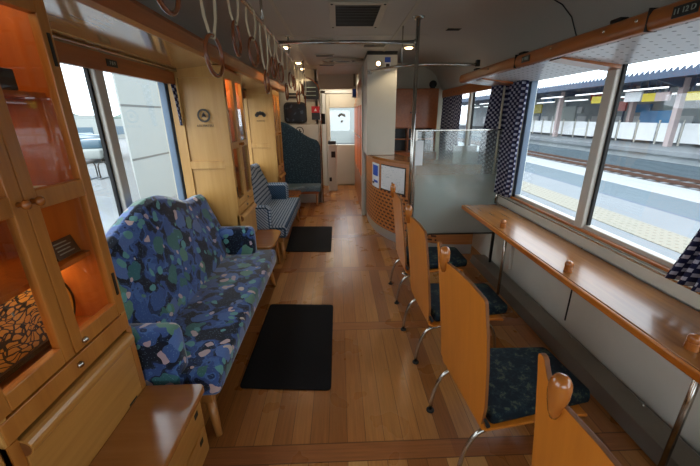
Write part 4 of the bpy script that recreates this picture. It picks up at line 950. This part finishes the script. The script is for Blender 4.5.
# ------------------------------------------------------------------ ceiling fittings
t = thing('air_vent', 'dark square air vent in the ceiling above the aisle', 'vent', (.152, 2.905, ZC))
obj('vent_frame', MB().box(-.20, -.155, -.32, .33, -.012, -.0005).box(.155, .20, -.32, .33, -.012, -.0005).box(-.155, .155, -.32, -.275, -.012, -.0005).box(-.155, .155, .285, .33, -.012, -.0005), 'cream', t, bevel=.003)
obj('vent_core', MB().box(-.155, .155, -.275, .285, -.004, -.0005), 'black', t)
mb = MB()
for k in range(14): y = -.26 + k * .04; mb.box(-.155, .155, y, y + .01, -.012, -.004)
obj('vent_slats', mb, 'dark_metal', t)
for s in (-1, 1):
    for y in (-.30, .31): obj('vent_screw', MB().lathe([(.001, 0), (.01, 0), (.006, -.004), (.001, -.005)], (s * .178, y, -.012), 10), 'dark_metal', t)
def spot(x, y, label):
    t = thing('ceiling_spotlight', label, 'ceiling light', (x, y, ZC), 0, 'warm ceiling spotlights')
    obj('light_rim', MB().lathe([(.001, -.0005), (.062, -.0005), (.062, -.006), (.048, -.012), (.001, -.012)]), 'chrome', t, smooth=False)
    obj('light_lens', MB().lathe([(.001, -.0122), (.044, -.0122), (.034, -.022), (.001, -.026)]), 'lamp', t, smooth=True)
    l = bpy.data.lights.new('spot_lamp', 'SPOT'); l.energy = 6; l.color = (1, .8, .55); l.spot_size = math.radians(120); l.shadow_soft_size = .04
    o = bpy.data.objects.new('spot_lamp', l); C.objects.link(o); o.location = (x, y, ZC - .05)
    return t
spot(-.547, 4.07, 'warm ceiling spotlight left of the aisle, nearest of the row'); spot(-.535, 5.15, 'warm ceiling spotlight left of the aisle, middle of the row')
spot(-.55, 5.75, 'warm ceiling spotlight left of the aisle near the partition'); spot(.79, 4.1, 'warm ceiling spotlight over the curved counter')
for i, (x, y, w, d, lb) in enumerate(((.40, 4.0, .13, .09, 'pale ceiling grille in front of the cream pillar'), (-.15, 3.75, .12, .05, 'slim ceiling grille beyond the air vent'), (-.15, 4.6, .12, .05, 'slim ceiling grille second beyond the air vent'), (-.15, 5.4, .12, .05, 'slim ceiling grille third beyond the air vent'), (1.02, 3.3, .07, .05, 'small pale ceiling grille above the glass screen'))):
    t = thing('ceiling_grille', lb, 'grille', (x, y, ZC)); obj('grille_frame', MB().box(-w, w, -d, d, -.010, -.0005 if x < .8 else .012), 'cream', t, bevel=.003)
    mb = MB()
    for k in range(4): yy = -d * .75 + k * d * .42; mb.box(-w * .85, w * .85, yy, yy + d * .15, -.013, -.0101)
    obj('grille_slats', mb, 'dark_metal', t)
t = thing('ceiling_fan_vent', 'round flat ceiling diffuser in the middle of the aisle', 'vent', (.08, 5.0, ZC)); 
for r in (.27, .20, .12): obj('diffuser_ring', MB().tube([(r * math.cos(2*PI*k/32), r * .8 * math.sin(2*PI*k/32), -.012) for k in range(32)], .011, 6, closed=True), 'cream', t, smooth=True)
obj('diffuser_core', MB().lathe([(.001, -.0005), (.2, -.0005), (.16, -.012), (.001, -.014)]), 'dark_metal', t)

t = thing('corridor_fill', 'long flat fill light added on the corridor ceiling before the end door', 'ceiling light', (.0, 7.05, ZC))  # made-up fixture, added to brighten the far end of the corridor
obj('fill_body', MB().box(-.30, .30, -.08, .08, -.03, -.0005), 'cream_white', t, bevel=.004); obj('fill_cover', MB().box(-.27, .27, -.06, .06, -.045, -.0301), emis('corridor_fill_cover', '#fff1d8', 5), t)
l = bpy.data.lights.new('corridor_fill_lamp', 'AREA'); l.energy = 7; l.color = (1, .93, .8); l.shape = 'RECTANGLE'; l.size = .5; l.size_y = .12  # area lamp of the added fixture, lifts walls and door at the end
o = bpy.data.objects.new('corridor_fill_lamp', l); C.objects.link(o); o.location = (0, 7.05, ZC - .05)
# ------------------------------------------------------------------ floor mats
def mat(p, label):
    mb = MB(); mb.prism(p, .001, .009, 'Z'); return tag(obj('floor_mat', mb, 'mat', bevel=.004), label, 'mat', 'black mats in the aisle')
def rq(q, r=.03):
    out = []
    for i in range(4):
        a, b, c = Vector(q[i-1]), Vector(q[i]), Vector(q[(i+1) % 4])
        p0 = b + (a - b).normalized() * r; p2 = b + (c - b).normalized() * r
        out += [((1-t)**2 * p0 + 2*t*(1-t) * b + t*t * p2)[:] for t in (0, .25, .5, .75, 1)]
    return out
mat(rq([(-.592, 1.525), (-.07, 1.485), (-.07, 2.39), (-.585, 2.425)]), 'black rectangular mat on the aisle floor in front of the floral sofa')
mat(rq([(-.63, 3.565), (-.11, 3.53), (-.112, 4.46), (-.67, 4.49)]), 'black rectangular mat on the aisle floor in front of the checked sofa')

# ------------------------------------------------------------------ outside, right: station
GZ = -1.15
struct('ground', MB().box(-60, 60, -20, 120, GZ - .3, GZ - .05), 'asphalt')
struct('platform_near', MB().box(1.78, 5.6, -10, 60, GZ, -.15), 'concrete')
struct('platform_near_tactile', MB().box(4.1, 4.72, -10, 60, -.1499, -.143), 'tactile')
struct('platform_near_edge', MB().box(5.6, 5.68, -10, 60, GZ, -.155), 'canopy')
struct('platform_near_border', MB().box(1.78, 2.2, -10, 60, -.1499, -.145), 'concrete_white')
struct('slab_blue', MB().box(9.0, 10.95, -10, 60, GZ - .05, GZ), 'concrete_blue')
struct('slab_white', MB().box(10.95, 12.65, -10, 60, GZ - .05, GZ + .01), 'concrete_white')
struct('track_bed', MB().box(12.65, 14.3, -10, 60, GZ - .05, GZ), 'ballast')
for i, (x, lb) in enumerate(((12.95, 'nearer'), (13.95, 'farther'))):
    tag(obj('track_rail', MB().box(x - .035, x + .035, -10, 60, GZ + .031, GZ + .15), 'rail_steel'), lb + ' steel rail of the track outside the right windows', 'rail')
t = tag(obj('sleepers', MB().box(12.7, 14.2, -9, -8.75, GZ, GZ + .03), 'concrete'), 'concrete sleepers under the track outside the right windows', 'sleeper', kind='stuff')
ar = t.modifiers.new('a', 'ARRAY'); ar.count = 110; ar.use_relative_offset = False; ar.use_constant_offset = True; ar.constant_offset_displace = (0, .6, 0)
struct('platform_far_wall', MB().box(14.6, 14.75, -10, 60, GZ, -.62), 'concrete_blue')
struct('platform_far_face', MB().box(14.8, 14.9, -10, 60, GZ, -.28), 'far_wall')
struct('platform_far', MB().box(14.5, 24, -10, 60, -.30, -.12), 'concrete')
def column(y, lb):
    t = thing('platform_column', lb, 'column', (16.6, y, -.12)); obj('column_shaft', MB().box(-.13, .13, -.13, .13, 0, 3.17), 'column', t)
    obj('column_arm', MB().prism([(-1.45, 3.08), (-1.45, 3.165), (1.6, 3.165), (1.6, 3.08), (.131, 2.75), (-.131, 2.75)], -.06, .06, 'Y'), 'canopy', t)
    return t
cc = column(16.9, 'pale platform column closest on the far platform')
for i, (y, lb) in enumerate(((26.2, 'pale platform column seen left of the window mullion'), (21.5, 'pale slim platform column between two others'), (35.5, 'pale platform column far along the far platform'), (12.0, 'pale platform column on the near stretch of the far platform'))): dup(cc, (16.6 + (1.6 if i == 1 else 0), y, -.12), 0, lb)
t = thing('station_canopy', 'long blue-grey platform canopy with serrated edge over the far platform', 'canopy', (16.5, 20, 2.98))
obj('canopy_roof', MB().box(-1.5, 5.5, -28, 42, .08, .16), 'canopy', t); obj('canopy_fascia', MB().box(-1.58, -1.5, -28, 42, .0, .24), 'canopy', t)
mb = MB()
for k in range(230):
    y = -28 + k * .3
    A = [mb.bm.verts.new((-1.58, y, .24)), mb.bm.verts.new((-1.58, y + .28, .24)), mb.bm.verts.new((-1.58, y + .04, .42))]
    B = [mb.bm.verts.new((v.co.x + .06, v.co.y, v.co.z)) for v in A]
    mb.bm.faces.new(A); mb.bm.faces.new(B[::-1])
    for i in range(3): mb.bm.faces.new((A[i], B[i], B[(i+1) % 3], A[(i+1) % 3]))
obj('canopy_teeth', mb, 'canopy', t)
k = 0
for y in range(9, 47, 4):
    k += 1
    for x, yy, z, w in ((15.9, y, 2.62, 'front'), (18.45, y + 1, 2.45, 'back')):
        t = thing('tube_light', 'white tube light in the ' + w + ' row hanging under the far platform canopy', 'tube light', (x, yy + 1.3, z), 0, 'tube lights in the ' + w + ' row under the far canopy')
        obj('tube', MB().box(-.05, .05, -1.3, 1.3, 0, .07), 'tube', t)
        obj('hanger', MB().cyl((0, -.9, .07), (0, -.9, 3.05 - z), .015, seg=6).cyl((0, .9, .07), (0, .9, 3.05 - z), .015, seg=6), 'canopy', t)
def sign(x, y, z, w, h, m, lb, nm='platform_sign'):
    t = thing(nm, lb, 'sign', (x, y, z)); obj('board', MB().box(-.06, .06, -w / 2, w / 2, -h / 2, h / 2), m, t)
    if nm == 'billboard': obj('post', MB().box(-.04, .04, -w / 2 + .05, -w / 2 + .13, -z - .12, -h / 2).box(-.04, .04, w / 2 - .13, w / 2 - .05, -z - .12, -h / 2), 'canopy', t)
    else: obj('hanger', MB().box(-.02, .02, -w / 3, -w / 3 + .04, h / 2, 3.05 - z).box(-.02, .02, w / 3 - .04, w / 3, h / 2, 3.05 - z), 'canopy', t)
sign(16.2, 21.9, 2.30, .95, .40, 'yellow', 'yellow hanging platform sign beside the mullion'); sign(16.2, 18.2, 2.25, .8, .40, 'yellow', 'yellow hanging platform sign left of the nearest column'); sign(16.2, 15.6, 2.2, 1.2, .38, 'yellow', 'yellow hanging platform sign right of the nearest column')
sign(16.15, 17.4, 2.25, .75, .40, 'column', 'pale pink hanging platform sign beside the nearest column'); sign(16.5, 19.6, 2.35, 1.1, .5, 'paper', 'white hanging clock board over the far platform')
sign(19, 20.6, 1.25, 2.1, .75, 'billboard_blue', 'blue advertising board at the back of the far platform', 'billboard'); sign(19.2, 29.5, 1.5, 2.8, 1.2, 'bldg_white', 'large white board at the back of the far platform', 'billboard')
sign(19.6, 34.5, 2.0, 1.6, .8, 'yellow', 'small yellow board far along the platform', 'billboard'); sign(19.2, 24.3, 1.95, 2.2, .6, 'car_red', 'dark red advertising board behind the mullion', 'billboard')
k = 0
for y in [11.0 + 1.35 * i for i in range(22)]:
    if abs(y - 16.9) < .5: continue
    t = thing('platform_fence_panel', 'white framed fence panel standing along the far platform', 'fence panel', (17.3, y, -.12), 0, 'white fence panels on the far platform')
    obj('panel', MB().box(-.02, .02, -.58, .58, .15, 1.1), 'paper', t); obj('post', MB().box(-.03, .03, .62, .68, 0, 1.25), 'alu', t)
tag(obj('station_building', MB().box(22, 26, -10, 60, -.15, 3.2), 'far_wall'), 'long grey station building behind the far platform', 'building')
for i in range(16):
    y = 10.5 + 2.3 * i; z = 1.55 + .5 * (i % 3)
    tag(obj('wall_board', MB().box(21.80, 21.99, y, y + 1.5, z, z + .55), ('paper', 'billboard_blue', 'bldg_white', 'red_sign', 'paper')[i % 5]), ('white', 'blue', 'pale', 'red', 'white')[i % 5] + ' board on the grey station building wall across the tracks', 'sign', ('white', 'blue', 'pale', 'red', 'white')[i % 5] + ' boards on the station building wall')
mb = MB()
for i in range(26): mb.box(21.9, 21.99, 4 + i * 1.9, 5.2 + i * 1.9, .3, 1.3)
tag(obj('station_shutters', mb, 'paper'), 'row of white shutters on the grey station building', 'shutters', kind='stuff')
# ------------------------------------------------------------------ outside, left: street
t = thing('white_station_building', 'large white panelled building outside the left windows', 'building', (-7.5, 17.0, GZ - .05))
obj('building_wall', MB().prism([(1.5, -6.9), (1.5, 12), (-9.2, 12), (-5.2, 4.2)], 0, 6.5, 'Z'), 'bldg_white', t)
for z in (1.52, 3.02, 4.5): obj('panel_seam', MB().box(1.5, 1.505, -6.9, 12, z - .03, z + .03), 'bldg_seam', t)
def far_bldg(x, y, w, d, h, lb, m='bldg_white'):
    t = thing('distant_building', lb, 'building', (x, y, -6)); obj('building_wall', MB().box(-w/2, w/2, -d/2, d/2, 0, h), m, t)
    for r in range(int(h / 2.2)):
        obj('window_band', MB().box(w/2, w/2 + .05, -d/2 + .6, d/2 - .6, 1 + r * 2.2, 2.1 + r * 2.2).box(-w/2 + .6, w/2 - .6, -d/2 - .05, -d/2, 1 + r * 2.2, 2.1 + r * 2.2), 'glass_blue', t)
struct('street_ground', MB().box(-90, -20, 10, 160, -6.3, -6.0), 'asphalt')
far_bldg(-36, 52, 9, 10, 7.5, 'pale low building with blue glazed bands outside the near left window')
far_bldg(-52, 62, 12, 14, 8.2, 'pale office building beyond the car park outside the left window'); far_bldg(-40, 92, 14, 12, 8.4, 'distant pale block on the skyline outside the left window')
mb = MB().grid(lambda u, v: (-110 + 20 * u, 60 + 160 * u - 0 * v, -6 + v * (9.0 + 1.2 * math.sin(u * 20) + .6 * math.sin(u * 57))), 60, 2)
struct('tree_line', mb, 'tree', solid=6)
for i, (x, y, m, c) in enumerate(((-21.6, 31.0, 'gold', 'yellow'), (-16.4, 23.8, 'bldg_white', 'white'), (-24.5, 34.5, 'car_red', 'red'), (-19.3, 27.0, 'alu', 'grey'))):
    t = thing('parked_car', c + (' car parked by the far bike racks outside the left window' if i % 2 else ' car parked on the street outside the left window'), 'car', (x, y, GZ - .04), .3 * i)
    obj('car_body', MB().rbox(-.8, .8, -1.9, 1.9, .25, .85, .12, 2), m, t, smooth=True); obj('car_cabin', MB().rbox(-.7, .7, -1.1, 1.0, .8, 1.4, .15, 2), 'glass_blue', t, smooth=True)
    for sx in (-1, 1):
        for sy in (-1.2, 1.2): obj('wheel', MB().lathe([(.001, -.1), (.32, -.1), (.32, .1), (.001, .1)], (sx * .72, sy, .32), 16, 'X'), 'black', t)
for i in range(5):
    x = -12.5 + .46 * i; y = 16.0 + .10 * i
    t = thing('bike_rack', 'grey bicycle rack hoop outside the left window', 'rack', (x, y, GZ - .05), PI/2, 'bike racks outside the left window')
    obj('rack_hoop', MB().tube([(-.3, 0, 0), (-.3, 0, .6), (-.2, 0, .75), (.2, 0, .75), (.3, 0, .6), (.3, 0, 0)], .03, 8), 'dark_metal', t)
    obj('rack_base', MB().box(-.45, .45, -.08, .08, 0, .06), 'concrete', t)
tag(obj('end_platform_building', MB().box(-5, 6, 36, 40, GZ, 5), 'bldg_white'), 'pale building seen through the end door window', 'building')
